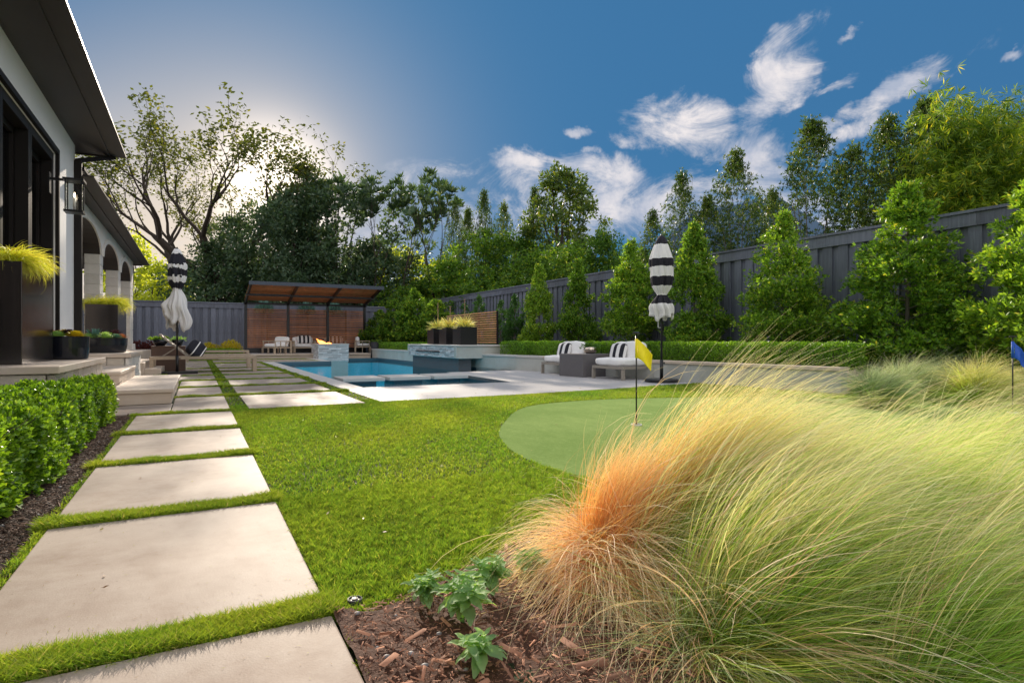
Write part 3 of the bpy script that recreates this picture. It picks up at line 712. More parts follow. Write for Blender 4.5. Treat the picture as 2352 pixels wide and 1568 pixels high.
# ================================================================== FENCES
def fence_run(name, label, a, c, top, base, inward):
    """board-on-board fence from a to c; inward = side seen (+1 / -1)"""
    root = thing(name, label, 'fence')
    a = Vector(a); c = Vector(c); L = (c-a).length; d = (c-a)/L; nn = Vector((-d.y, d.x))*inward
    ang = math.atan2(d.y, d.x)
    def bx(l0, l1, t0, t1, z0, z1, nm, m=M['fence'], bv=0):
        p = []
        for (l, t) in ((l0, t0), (l1, t0), (l1, t1), (l0, t1)):
            q = a+d*l+nn*t; p.append((q.x, q.y))
        if inward < 0: p = p[::-1]
        return MB().prism(p, z0, z1).build(nm, m, root, bevel=bv)
    me_w = None
    wide, gap = 0.205, 0.135; k = 0; l = 0.0
    shared = {}
    def board(l0, l1, t0, t1, key):
        if key not in shared:
            ws = []
            for q in range(3):
                b = MB().box(-(l1-l0)/2, (l1-l0)/2, -(t1-t0)/2, (t1-t0)/2, base-0.1, top-0.06)
                ws.append(b.mesh('fence_board')); ws[-1].materials.append(M['fence'])
            shared[key] = ws
        o = bpy.data.objects.new('fence_board', random.choice(shared[key])); C.objects.link(o); o.parent = root
        q = a+d*(l0+l1)/2+nn*(t0+t1)/2+nn*random.uniform(-0.002, 0.002); o.location = (q.x, q.y, random.uniform(-0.004, 0.0)); o.rotation_euler = (0, 0, ang)
    while l < L:
        board(l-0.03, l+gap+0.03, -0.030, -0.012, 'n'); l += gap
        board(l, l+wide, 0.0105, 0.034, 'w'); l += wide
    q = 0.0
    while q < L:
        e = min(L, q+3.6)
        bx(q+0.002, e-0.002, 0.040, 0.064, top-0.28, top-0.055, 'trim_board', bv=0)
        bx(q+0.002, e-0.002, -0.07, 0.095, top-0.05, top, 'cap_rail', bv=0)
        q = e
    return root
fence_run('back_fence', 'dark grey board fence across the back of the yard behind the pergola', (-8, 32.3), (12.0, 32.3), 2.68, 0.0, -1)
fence_run('side_fence', 'tall dark grey board fence along the right side behind the trees', (12.0, 1.6), (12.0, 32.2), 3.12, 0.2, 1)

# ================================================================== LAWN
GREEN = [(2.97, 5.66), (2.50, 4.95), (2.28, 4.45), (2.12, 3.9), (2.08, 3.45), (2.11, 3.05), (2.25, 2.72), (2.6, 2.4), (3.3, 2.1), (4.6, 1.8), (6.5, 1.5), (8.6, 1.6), (9.2, 2.4), (9.3, 3.6), (8.7, 4.9), (7.9, 5.75), (7.31, 6.15), (6.3, 6.55), (5.6, 6.8), (4.93, 6.9), (4.3, 6.84), (3.8, 6.65), (3.35, 6.2)]
BEDEDGE = [(-0.5, 0.2), (0.374, 0.2), (0.374, 1.87), (0.48, 1.84), (0.61, 1.88), (0.74, 1.95), (1.0, 2.05), (1.22, 2.18), (1.6, 2.35), (2.1, 2.45), (2.6, 2.25), (3.3, 1.95), (4.6, 1.62), (6.5, 1.3), (9.5, 1.2), (9.5, 0.2)]
def smooth_poly(P, it=2):
    for _ in range(it):
        Q = []
        for k in range(len(P)):
            a, c = P[k], P[(k+1) % len(P)]
            Q += [(a[0]*.75+c[0]*.25, a[1]*.75+c[1]*.25), (a[0]*.25+c[0]*.75, a[1]*.25+c[1]*.75)]
        P = Q
    return P
GREEN = smooth_poly(GREEN)
def inpoly(X, Y, P):
    r = np.zeros(len(X), bool); n = len(P)
    for k in range(n):
        x0, y0 = P[k]; x1, y1 = P[(k+1) % n]
        c = ((y0 > Y) != (y1 > Y)) & (X < (x1-x0)*(Y-y0)/((y1-y0) if y1 != y0 else 1e-9)+x0); r ^= c
    return r
poly_sheet('putting_green', [GREEN], -0.010, M['turf'])
def lawn_mask(X, Y):
    ok = ((X > -0.63) & (X < 9.3) & (Y > 1.2) & (Y < 8.03)) | ((X > -0.27) & (X < 2.245) & (Y >= 8.0) & (Y < 28.2)) | ((X >= 2.2) & (X < 4.4) & (Y > 24.5) & (Y < 28.2)) | ((X > -0.9) & (X < -.2) & (Y > 12.7) & (Y < 28))
    ok |= (X > 2.2) & (X < 8.6) & (Y < 8.03+np.interp(X, [2.2, 4.3, 6.15, 8.7], [-0.01, 0.01, 0.15, 0.45])) & (Y > 7.9)
    for (a, b, c, d) in SLABS: ok &= ~((X > a-0.004) & (X < b+0.004) & (Y > c-0.004) & (Y < d+0.004))
    ok &= ~((X < -0.27) & (Y < 9.1) & (Y > 7.8))
    ok &= ~inpoly(X, Y, GREEN); ok &= ~inpoly(X+0.015*np.sin(Y*40), Y+0.02*np.sin(X*33), BEDEDGE)
    return ok
def wave(X, Y, f, s):
    r = np.zeros(len(X))
    g = np.random.default_rng(s)
    for k in range(7):
        a = g.uniform(0, 6.28); q = f*g.uniform(0.6, 2.0); r += np.sin((X*math.cos(a)+Y*math.sin(a))*q+g.uniform(0, 6.28))
    return r/3.2
def grass_patch(name, N, xr, yr, hgt, wid, seed, lean=0.5):
    g = np.random.default_rng(seed)
    X = g.uniform(*xr, N); Y = g.uniform(*yr, N); m = lawn_mask(X, Y); X = X[m]; Y = Y[m]; n = len(X)
    # blades stand in small tufts
    tx = np.round(X/0.018)*0.018; ty = np.round(Y/0.018)*0.018
    az = (np.sin(tx*917.3+ty*377.1)*43758.5) % 6.283 + g.normal(0, 0.9, n)
    ln = np.abs(g.normal(0, lean, n))+0.12
    cs_ = 0.026*max(1.0, wid/0.0045)
    ix = np.floor(X/cs_+0.5*np.sin(Y*31)); iy = np.floor(Y/cs_+0.5*np.sin(X*37)); cell = np.abs(np.sin(ix*12.9898+iy*78.233)*43758.5453) % 1
    H = hgt*g.uniform(0.7, 1.15, n)*(1+0.14*wave(X, Y, 9, 5))*(0.62+0.62*cell); Wd = wid*g.uniform(0.7, 1.2, n)
    B = np.stack([X, Y, np.full(n, -0.014)], 1)
    Dv = np.stack([np.cos(az)*np.sin(ln), np.sin(az)*np.sin(ln), np.cos(ln)], 1)
    side = norm(np.cross(Dv, norm(g.normal(size=(n, 3)))))*Wd[:, None]/2
    midp = B+Dv*(H*0.55)[:, None]; droop = np.stack([np.cos(az), np.sin(az), np.full(n, -0.15)], 1)
    tip = midp+norm(Dv+0.5*droop)*(H*0.5)[:, None]
    V = np.empty((n, 5, 3)); V[:, 0] = B-side; V[:, 1] = B+side; V[:, 2] = midp+side*0.8; V[:, 3] = midp-side*0.8; V[:, 4] = tip
    F = (np.arange(n)[:, None, None]*5+np.array([[0, 1, 2], [0, 2, 3], [3, 2, 4]])[None]).reshape(-1, 3)
    a = np.array([0.36, 0.45, 0.045]); b = np.array([0.15, 0.32, 0.03]); c = np.array([0.55, 0.56, 0.10])
    k = np.clip(0.5+0.30*wave(X, Y, 3.0, 9)+g.normal(0, 0.22, n), 0, 1)[:, None]
    col = a*k+b*(1-k); rr = g.random(n); col[rr > 0.95] = c; col *= (g.uniform(0.75, 1.2, n)*(0.62+0.62*cell))[:, None]
    me = fast_mesh(name, V.reshape(-1, 3), F, np.repeat(col, 5, 0)); return link(name, me, M['grass'], kind='stuff')
o = grass_patch('lawn_grass', 470000, (-0.64, 3.6), (1.2, 3.4), 0.028, 0.0030, 1, 0.6); tag(o, 'bright green lawn blades right in front of the camera beside the slabs', 'grass')
o = grass_patch('lawn_grass', 430000, (-0.64, 7.0), (3.4, 8.5), 0.027, 0.0050, 2, 0.6); tag(o, 'green lawn between the path, the putting green and the pool deck', 'grass')
o = grass_patch('lawn_grass', 60000, (-0.9, 4.5), (8.5, 28.3), 0.038, 0.013, 3, 0.5); tag(o, 'narrow green grass strips between the far paving slabs', 'grass')
o = grass_patch('lawn_grass', 70000, (7.0, 9.3), (1.2, 8.6), 0.040, 0.009, 4, 0.5); tag(o, 'patch of lawn beyond the putting green near the low wall', 'grass')

def strip_grass(name, gaps, N, seed):
    g = np.random.default_rng(seed); xs_, ys_ = [], []
    for (x0, x1, y0, y1) in gaps:
        n = int(N*(x1-x0)*(y1-y0)/max(1, (y0/2.2)**1.3)); xs_.append(g.uniform(x0, x1, n)); ys_.append(g.uniform(y0, y1, n))
    X = np.concatenate(xs_); Y = np.concatenate(ys_); n = len(X)
    az = g.uniform(0, 6.283, n); ln = np.abs(g.normal(0, .5, n))+.1; H = g.uniform(.030, .056, n)*(1+.2*wave(X, Y, 14, 3)); Wd = .0032*np.maximum(1, Y/2.8)*g.uniform(.7, 1.2, n)
    B = np.stack([X, Y, np.full(n, -.014)], 1); Dv = np.stack([np.cos(az)*np.sin(ln), np.sin(az)*np.sin(ln), np.cos(ln)], 1)
    side = norm(np.cross(Dv, norm(g.normal(size=(n, 3)))))*Wd[:, None]/2; midp = B+Dv*(H*.55)[:, None]
    tip = midp+norm(Dv+.7*np.stack([np.cos(az), np.sin(az), np.full(n, -.2)], 1))*(H*.5)[:, None]
    V = np.empty((n, 5, 3)); V[:, 0] = B-side; V[:, 1] = B+side; V[:, 2] = midp+side*.8; V[:, 3] = midp-side*.8; V[:, 4] = tip
    F = (np.arange(n)[:, None, None]*5+np.array([[0, 1, 2], [0, 2, 3], [3, 2, 4]])[None]).reshape(-1, 3)
    k = np.clip(.5+.3*wave(X, Y, 6, 4)+g.normal(0, .25, n), 0, 1)[:, None]; col = np.array([.42, .50, .05])*k+np.array([.17, .33, .03])*(1-k); r = g.random(n); col[r > .94] = (.6, .52, .18); col *= g.uniform(.75, 1.2, n)[:, None]
    return link(name, fast_mesh(name, V.reshape(-1, 3), F, np.repeat(col, 5, 0)), M['grass'], kind='stuff')
gp = [(-.64, .40, far[k]+.002, far[k]+.143) for k in range(5)]+[(-.27, .58, far2[k]+.002, far2[k]+.158) for k in range(6)]+[(.58, 2.24, far2[k]+.002, far2[k]+.158) for k in range(6)]
tag(strip_grass('strip_grass', gp, 160000, 21), 'thick bright grass strips growing between the paving slabs', 'grass')
g = np.random.default_rng(77); n = 900
X = g.uniform(-.58, .36, n); Y = np.concatenate([far[k % 5]+.15+np.abs(g.normal(0, .10, 1)) if g.random() < .5 else g.uniform(.6, 7.7, 1) for k in range(n)]); az = g.uniform(0, 6.28, n)
V, F = leaf_arrays(np.stack([X, Y, np.full(n, .0025)], 1), np.stack([np.cos(az), np.sin(az), np.full(n, .03)], 1), g.uniform(.006, .022, n), .0022, up=np.tile([0., 0, 1], (n, 1)), rg=g)
ok_ = np.zeros(n, bool)
for (a_, b_, c_, d_) in SLABS[:5]: ok_ |= (Y > c_+.01) & (Y < d_-.02)
F = F[ok_]; me = fast_mesh('clippings', V, F, np.repeat(np.where(g.random((n, 1)) < .5, [[.30, .32, .05]], [[.26, .16, .07]]), 4, 0)); tag(link('clippings', me, M['grass'], kind='stuff'), 'dry grass clippings and crumbs scattered on the front slabs', 'debris')

# ---- mulch beds
def mulch_sheet(name, xr, yr, nx, ny, m, fn, z0=0.0, amp=0.02):
    vs = []; fs = []; idx = {}
    for j in range(ny+1):
        for i in range(nx+1):
            x = xr[0]+(xr[1]-xr[0])*i/nx; y = yr[0]+(yr[1]-yr[0])*j/ny
            z = z0+amp*(mnoise.noise(Vector((x*6, y*6, 1)))+0.6*mnoise.noise(Vector((x*17, y*17, 2))))
            idx[(i, j)] = len(vs); vs.append((x, y, z))
    for j in range(ny):
        for i in range(nx):
            x = xr[0]+(xr[1]-xr[0])*(i+.5)/nx; y = yr[0]+(yr[1]-yr[0])*(j+.5)/ny
            if fn(x, y): fs.append((idx[(i, j)], idx[(i+1, j)], idx[(i+1, j+1)], idx[(i, j+1)]))
    return MB().add(vs, fs).build(name, m, kind='structure', smooth=True)
BE = BEDEDGE
inbed = lambda x, y: bool(inpoly(np.array([x]), np.array([y]), BE)[0]) and x > 0.36
mulch_sheet('mulch_bed', (0.374, 6.0), (0.4, 2.5), 187, 70, M['mulch'], inbed, 0.0, 0.02)
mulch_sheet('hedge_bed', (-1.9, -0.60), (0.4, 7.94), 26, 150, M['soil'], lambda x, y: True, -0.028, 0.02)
def chips(name, N, xr, yr, fn, L, z0, m, seed, label):
    g = np.random.default_rng(seed); X = g.uniform(*xr, N); Y = g.uniform(*yr, N); k = fn(X, Y); X = X[k]; Y = Y[k]; n = len(X)
    Z = z0+g.uniform(0, 0.022, n)
    a = norm(np.stack([g.normal(size=n), g.normal(size=n), g.normal(size=n)*0.35], 1)); up = norm(g.normal(size=(n, 3))*0.5+np.array([0, 0, 1])); s = norm(np.cross(a, up)); u = np.cross(s, a)
    ln = (L*g.gamma(2.0, 0.5, n))[:, None]; wd = ln*g.uniform(0.10, 0.32, n)[:, None]; th = ln*g.uniform(0.05, 0.14, n)[:, None]
    B = np.stack([X, Y, Z], 1)
    V = np.stack([B-a*ln/2-s*wd/2, B+a*ln/2-s*wd/3, B+a*ln/2+s*wd/2, B-a*ln/2+s*wd/3, B-a*ln*.45+u*th, B+a*ln*.42+u*th], 1)
    F4 = np.array([[0, 1, 5, 4], [2, 3, 4, 5]]); 
    F = (np.arange(n)[:, None, None]*6+np.array([[0, 1, 5], [0, 5, 4], [2, 3, 4], [2, 4, 5], [1, 2, 5], [3, 0, 4]])[None]).reshape(-1, 3)
    o = link(name, fast_mesh(name, V.reshape(-1, 3), F), m, kind='stuff'); return tag(o, label, 'mulch')
bedmask = lambda X, Y: inpoly(X, Y, BE) & (X > 0.378)
chips('mulch_chips', 38000, (0.37, 2.2), (0.6, 2.5), bedmask, 0.008, 0.002, M['chips'], 11, 'reddish brown shredded bark mulch under the feather grass')
chips('mulch_chips', 800, (0.39, 1.6), (1.0, 2.3), bedmask, 0.024, 0.010, M['chips'], 12, 'larger bark splinters lying on the mulch around the small plants')
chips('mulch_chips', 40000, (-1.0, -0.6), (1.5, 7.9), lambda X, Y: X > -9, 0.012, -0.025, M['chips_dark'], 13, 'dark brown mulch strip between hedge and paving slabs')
g = np.random.default_rng(5)
pb = MB()
bm = bmesh.new(); bmesh.ops.create_icosphere(bm, subdivisions=2, radius=1)
pv = [v.co.copy() for v in bm.verts]; pf = [tuple(v.index for v in f.verts) for f in bm.faces]; bm.free()
for q in range(70):
    if q < 60: x, y = g.uniform(-0.80, -0.60), g.uniform(2.2, 7.6)
    else: x, y = g.uniform(0.42, 0.62), g.uniform(1.3, 1.85)
    r = g.uniform(0.004, 0.012); q3 = g.uniform(0, 99)
    pb.add([(x+c.x*r*(1+.3*mnoise.noise(c*1.5+Vector((q3, 0, 0)))), y+c.y*r*.8*(1+.3*mnoise.noise(c*1.5+Vector((0, q3, 0)))), r*.3-(.016 if x < 0 else -.012)+c.z*r*.55) for c in pv], pf)
tag(pb.build('pebbles', M['pebble'], kind='stuff', smooth=True), 'small grey pebbles scattered on the mulch along the slabs', 'gravel')

# ================================================================== PLANT BUILDERS
def ribbon_blades(n, base, brad, L, th0, bend, az0, azs, wind, windk, wid, seg, cols, seed, taper=0.9, bundle=1, droop=1.4):
    """arching thin blades: returns V, F, vertex colours"""
    g = np.random.default_rng(seed)
    r = brad*np.sqrt(g.random(n)); a = g.uniform(0, 6.283, n)
    P = np.stack([base[0]+r*np.cos(a), base[1]+r*np.sin(a), np.full(n, base[2])], 1)
    ng = max(1, n//bundle); gi = g.integers(0, ng, n)
    azg = g.normal(az0, azs, ng) if azs < 3 else g.uniform(-math.pi, math.pi, ng)
    az = azg[gi]+g.normal(0, .16, n)
    el = np.radians(g.normal(th0[0], th0[1], ng)[gi]+g.normal(0, 5.0, n)); LL = L*g.uniform(0.8, 1.08, ng)[gi]*g.uniform(.72, 1.08, n)
    bd = np.radians(bend)*g.uniform(0.7, 1.25, ng)[gi]*g.uniform(.93, 1.07, n)
    if bundle > 1:
        rg_ = brad*np.sqrt(g.random(ng)); ag = g.uniform(0, 6.283, ng)
        P[:, 0] = base[0]+(rg_*np.cos(ag))[gi]+g.normal(0, .012, n); P[:, 1] = base[1]+(rg_*np.sin(ag))[gi]+g.normal(0, .012, n)
    hd = np.stack([np.cos(az), np.sin(az)], 1); wv = np.array(wind)
    pts = [P]; step = LL/seg
    wk = windk*g.uniform(0.6, 1.3, ng)[gi]
    cur = g.normal(0, 0.22, ng)[gi]+g.normal(0, .10, n)
    fq1 = g.uniform(4, 11, n); fq2 = g.uniform(4, 10, n); ph1 = g.uniform(0, 6.28, n); ph2 = g.uniform(0, 6.28, n)
    for k in range(seg):
        s = (k+0.5)/seg
        e = el-bd*s**droop
        h = norm(hd*(1-np.clip(wk*s*1.6, 0, 1))[:, None]+wv[None]*np.clip(wk*s*1.6, 0, 1)[:, None])
        e = e+.09*np.sin(s*fq1+ph1)*s; ca = cur*s+.16*np.sin(s*fq2+ph2)*s; h = np.stack([h[:, 0]*np.cos(ca)-h[:, 1]*np.sin(ca), h[:, 0]*np.sin(ca)+h[:, 1]*np.cos(ca)], 1)
        d = np.stack([h[:, 0]*np.cos(e), h[:, 1]*np.cos(e), np.sin(e)], 1)
        q = pts[-1]+d*step[:, None]; q[:, 2] = np.maximum(q[:, 2], 0.012); pts.append(q)
    PT = np.stack(pts, 1)                        # n, seg+1, 3
    T = np.gradient(PT, axis=1); sd = norm(np.cross(T, norm(g.normal(size=(n, 1, 3)))))
    s = np.linspace(0, 1, seg+1)[None, :, None]
    w0 = (wid*g.uniform(0.7, 1.3, n))[:, None, None]
    wd = w0*(1-taper*s**2)
    V = np.stack([PT-sd*wd/2, PT+sd*wd/2], 2)     # n, seg+1, 2, 3
    idx = np.arange(n*(seg+1)*2).reshape(n, seg+1, 2)
    F = np.stack([idx[:, :-1, 0], idx[:, :-1, 1], idx[:, 1:, 1], idx[:, 1:, 0]], -1).reshape(-1, 4)
    c0, c1, c2, jit = cols
    t = s
    col = np.where(t < 0.5, np.array(c0)*(1-2*t)+np.array(c1)*2*t, np.array(c1)*(2-2*t)+np.array(c2)*(2*t-1))
    col = np.repeat(col, n, 0)*(g.uniform(1-jit*1.2, 1+jit*1.2, ng)[gi]*g.uniform(.9, 1.1, n))[:, None, None]
    col = col*(1+g.normal(0, 0.06, (n, 1, 3)))
    col = np.repeat(col[:, :, None], 2, 2)
    return V.reshape(-1, 3), F, np.clip(col.reshape(-1, 3), 0, 1)
def joinc(parts):
    V = []; F = []; Cc = []; o = 0
    for v, f, c in parts: V.append(v); F.append(f+o); Cc.append(c); o += len(v)
    return np.concatenate(V), np.concatenate(F), np.concatenate(Cc)
ORANGE = ((0.60, 0.30, 0.08), (0.88, 0.50, 0.19), (0.95, 0.74, 0.44), 0.25)
STRAW = ((0.70, 0.42, 0.20), (0.98, 0.72, 0.46), (1.0, 0.84, 0.64), 0.2)
OLIVE = ((0.30, 0.34, 0.05), (0.52, 0.56, 0.12), (0.78, 0.74, 0.38), 0.25)
GREENB = ((0.12, 0.28, 0.02), (0.32, 0.52, 0.07), (0.64, 0.72, 0.26), 0.38)
GREY = ((0.16, 0.26, 0.08), (0.36, 0.48, 0.22), (0.60, 0.64, 0.40), 0.25)
BLOND = ((0.50, 0.54, 0.14), (0.80, 0.78, 0.38), (0.95, 0.88, 0.60), 0.15)
CR = np.array([RT.x, RT.y]); CF = np.array([FW.x, FW.y])
AZR = math.atan2(RT.y, RT.x)
WIND = norm(CR*1.0+CF*0.10)
def camxy(X, Z): return (RT.x*X+FW.x*Z, RT.y*X+FW.y*Z)
def feather(label, pos, parts, group='feather grass clumps of the front bed'):
    ps = [ribbon_blades(p[0], (pos[0]+p[14][0] if len(p) > 14 else pos[0], pos[1]+(p[14][1] if len(p) > 14 else 0), 0.0), *p[1:12], seed=p[12], droop=p[13], bundle=7) for p in parts]
    V, F, c = joinc(ps); V = V-np.array([pos[0], pos[1], 0])
    o = link('feather_grass', fast_mesh('feather_grass', V, F, c), M['feather'], loc=(pos[0], pos[1], 0)); tag(o, label, 'ornamental grass', group); return o
# parts: n, radius, length, (elev, sd), bend, az, az sd, wind, windk, width, seg, colours, seed, droop
W2 = tuple(WIND)
c1 = camxy(0.35, 2.12)
feather('orange and tan feather grass clump with dry straw skirt at the left of the front bed', c1, [
 (1900, .10, .56, (80, 10), 46, AZR+0.2, 1.2, W2, .7, .0018, 10, ORANGE, 101, 1.6),
 (700, .08, .36, (70, 14), 60, AZR+2.0, 1.6, W2, .3, .0018, 9, ORANGE, 104, 1.4),
 (1300, .09, .80, (68, 8), 58, AZR, .55, W2, .95, .0018, 11, ORANGE, 108, 1.6, (RT.x*.10, RT.y*.10)),
 (800, .09, .58, (66, 16), 155, AZR+2.7, 1.0, W2, .0, .0021, 11, STRAW, 102, 1.0),
 (1200, .10, .78, (50, 16), 155, -1.7, 1.0, W2, .05, .0020, 11, STRAW, 103, .9),
 (500, .08, .50, (70, 12), 170, AZR+1.9, 1.4, W2, .0, .0018, 11, STRAW, 110, 1.0),
 (1300, .10, 1.0, (64, 8), 55, AZR, .4, W2, .95, .0019, 11, BLOND, 105, 1.8, (RT.x*.18, RT.y*.18)),
 (900, .10, .85, (60, 10), 80, AZR, .6, W2, .9, .0018, 11, OLIVE, 106, 1.6, (RT.x*.15, RT.y*.15)),
 (1000, .08, .80, (34, 15), 80, AZR-0.8, .6, W2, .3, .0019, 10, STRAW, 107, 1.2),
])
cl = [  # camera-space X, Z of the clump base, label word
 (0.52, 2.05, 1.00, 'feather grass clump with blond upswept plumes just right of the orange clump', 201),
 (0.78, 2.25, 1.02, 'feather grass clump with pale plumes leaning in front of the putting green', 202),
 (0.60, 1.62, 0.86, 'green feather grass clump nearest the camera at the bottom of the bed', 203),
 (0.98, 1.85, 1.02, 'full green feather grass clump in the middle of the front bed', 204),
 (1.30, 2.30, 1.00, 'feather grass clump behind the others towards the right of the bed', 205),
 (1.30, 1.72, 0.95, 'dense green feather grass clump at the right edge of the picture', 206),
 (1.85, 2.60, 1.00, 'feather grass clump at the far right in front of the blue flag', 207),
 (0.92, 1.38, 0.78, 'low green feather grass clump in the bottom right corner', 208),
 (2.30, 3.10, 0.95, 'grey green feather grass clump reaching towards the blue flag pole', 209)]
for X, Z, L, lab, sd_ in cl:
    p = camxy(X, Z); k = 1.0 if Z < 2.5 else 0.8
    if X > .7: L *= .92
    feather(lab, p, [
     (int(2200*k), .15, L*.90, (60, 9), 84, AZR, .55, W2, .9, .0016, 11, GREENB, sd_, 1.5),
     (int((1300 if X < .85 else 450)*k), .15, L*.96, (64, 8), 74, AZR, .4, W2, .95, .0019, 11, BLOND, sd_+20, 1.7),
     (int(2400*k), .16, L*.88, (44, 12), 62, AZR, .8, W2, .8, .0016, 10, GREENB, sd_+40, 1.3),
     (int(1500*k), .15, L*.85, (28, 12), 44, AZR-.2, .9, W2, .7, .0016, 9, OLIVE, sd_+60, 1.2),
     (int(700*k), .14, L*.7, (30, 18), 60, AZR-1.2, 1.2, W2, .3, .0015, 8, GREY, sd_+80, 1.2),
     (int(260*k), .15, L*.95, (52, 16), 95, AZR, 1.0, W2, .6, .0024, 10, STRAW, sd_+90, 1.5), (int(300*k), .14, L*.6, (40, 20), 120, AZR-.6, 2.0, W2, .2, .0020, 9, STRAW, sd_+95, 1.1)])
# ornamental grasses in the right bed
for (X, Z, h, lab, s) in ((8.35, 11.6, .75, 'grey green feather grass clump at the end of the low wall', 301), (9.6, 10.2, .8, 'golden feather grass clump before the dark gap of the fence trees', 302), (10.4, 11.2, .8, 'grey green feather grass clump farthest right by the fence', 303), (8.3, 9.4, .65, 'drooping feather grass clump between low wall and blue flag', 304), (7.9, 13.2, .55, 'small feather grass clump close behind the low wall end', 305)):
    t_, u_ = {301: (0.665, 8.4), 302: (0.79, 7.6), 303: (0.72, 9.2), 304: (0.62, 7.5), 305: (0.60, 9.6)}[s]
    p = camxy(t_*u_, u_); zz = 0.02
    col = {302: OLIVE}.get(s, GREY)
    o = feather(lab, p, [(1500, .14, h, (72, 12), 70, AZR, 3.2, W2, .35, .005, 8, col, s, 1.5), (900, .14, h*1.05, (62, 12), 110, AZR, .8, W2, .6, .0045, 8, BLOND if s == 302 else GREY, s+30, 1.4), (900, .15, h*.8, (40, 16), 70, AZR, 3.2, W2, .3, .005, 7, GREENB, s+50, 1.2)], 'feather grass clumps of the right bed')

# sedge cascading from the planters
def sedge(label, c, sx, sy, z, L, n, seed, wid=.006, par=None):
    g = np.random.default_rng(seed); parts = []
    for q in range(9):
        x = c[0]+g.uniform(-sx, sx); y = c[1]+g.uniform(-sy, sy)
        parts.append(ribbon_blades(n//9, (x, y, z), 0.05, L, (58, 18), 120, 0, 4, (0.8, 0.3), .25, wid, 7, ((0.30, 0.42, 0.02), (0.75, 0.78, 0.06), (0.95, 0.90, 0.16), .25), seed+q, droop=1.3))
    V, F, cc = joinc(parts); V -= np.array([c[0], c[1], z])
    return tag(link('lime_sedge', fast_mesh('lime_sedge', V, F, cc), M['feather'], loc=(c[0], c[1], z)), label, 'plant')

# ---- leafy shrubs and trees
def clump_leaves(C0, Rr, per, L, Wd, g, shell=0.72, flat=1.0, outward=1.0):
    """leaves filling lumps C0 (n,3) of radius Rr (n,) : base positions and directions"""
    n = len(C0); d = sph(n*per, g).reshape(n, per, 3); r = shell+(1-shell)*g.random((n, per, 1))
    r = r*np.where(g.random((n, per, 1)) < 0.2, g.uniform(0.2, 1, (n, per, 1)), 1)
    P = C0[:, None]+d*r*Rr[:, None, None]*np.array([1, 1, flat]); P = P.reshape(-1, 3)
    dr = (d*outward).reshape(-1, 3)+g.normal(size=(n*per, 3))*0.7+np.array([0, 0, 0.15])
    up = norm(d.reshape(-1, 3)+g.normal(size=(n*per, 3))*0.5+np.array([0, 0, 0.6]))
    return leaf_arrays(P, dr, L*g.uniform(0.7, 1.25, len(P)), Wd*g.uniform(0.8, 1.2, len(P)), up=up, rg=g)
def conical(name, H, Rb, seed, nspray, L=.085, W=.034, leafmat_='l_holly', zb=0.05, per=6, k=5, lean=0, gap=0.0, prof=None):
    """broadleaf evergreen of conical habit: returns (crown mesh, trunk mesh)"""
    g = np.random.default_rng(seed)
    # tiers of branches with their own reach give an uneven outline
    nb = int(72*H/3.6); bz = zb+(H*0.94-zb)*np.sort(g.random(nb))**0.95; ba = (np.arange(nb)*2.399+g.normal(0, .4, nb))
    R0 = (lambda t: Rb*np.clip((1-t)**0.72*(0.66+0.55*np.minimum(1, t*5+0.25)), 0, 1.15)) if prof is None else prof
    reach = R0(bz/H)*g.uniform(0.66, 1.12, nb)
    cs = []; ds = []; tw = MB()
    share = reach**1.4+0.03; share /= share.sum(); cnt = np.maximum(2, (share*nspray).astype(int))
    for b_ in range(nb):
        m = cnt[b_]; u = g.uniform(0.30, 1.0, m)**0.75; a = ba[b_]+g.normal(0, 0.32, m)
        rr = reach[b_]*u; zz = bz[b_]+rr*g.uniform(.15, .45)+g.normal(0, .06, m)
        cs.append(np.stack([rr*np.cos(a), rr*np.sin(a), zz], 1)); ds.append(np.stack([np.cos(a), np.sin(a), g.uniform(.2, 1.1, m)], 1))
        e = (reach[b_]*.85*math.cos(ba[b_]), reach[b_]*.85*math.sin(ba[b_]), bz[b_]+reach[b_]*.28)
        tw.tube([(0, 0, bz[b_]), (e[0]*.5, e[1]*.5, (bz[b_]+e[2])/2-0.01), e], [0.010, 0.007, 0.003], 4, cap=False)
    m = int(nspray*0.06); cs.append(np.stack([g.normal(0, .05, m), g.normal(0, .05, m), g.uniform(H*.86, H*1.0, m)], 1)); ds.append(np.tile([0, 0, 1.0], (m, 1))+g.normal(size=(m, 3))*.3)
    Cn = np.concatenate(cs); Dn = norm(np.concatenate(ds))
    P = (Cn[:, None]+g.normal(size=(len(Cn), per, 3))*0.055).reshape(-1, 3); Dd = (Dn[:, None]+g.normal(size=(len(Cn), per, 3))*0.5).reshape(-1, 3)
    V, F = rosettes(P, Dd, L, W, k, g)
    crown = fast_mesh(name+'_crown', V, F); crown.materials.append(M[leafmat_])
    tw.tube([(0, 0, -0.1), (0.02, 0.01, H*.35), (-0.01, 0.02, H*.7), (0, 0, H*.96)], [0.035, 0.028, 0.016, 0.004], 7)
    tr = tw.mesh(name+'_trunk'); tr.materials.append(M['bark_pale'])
    return crown, tr
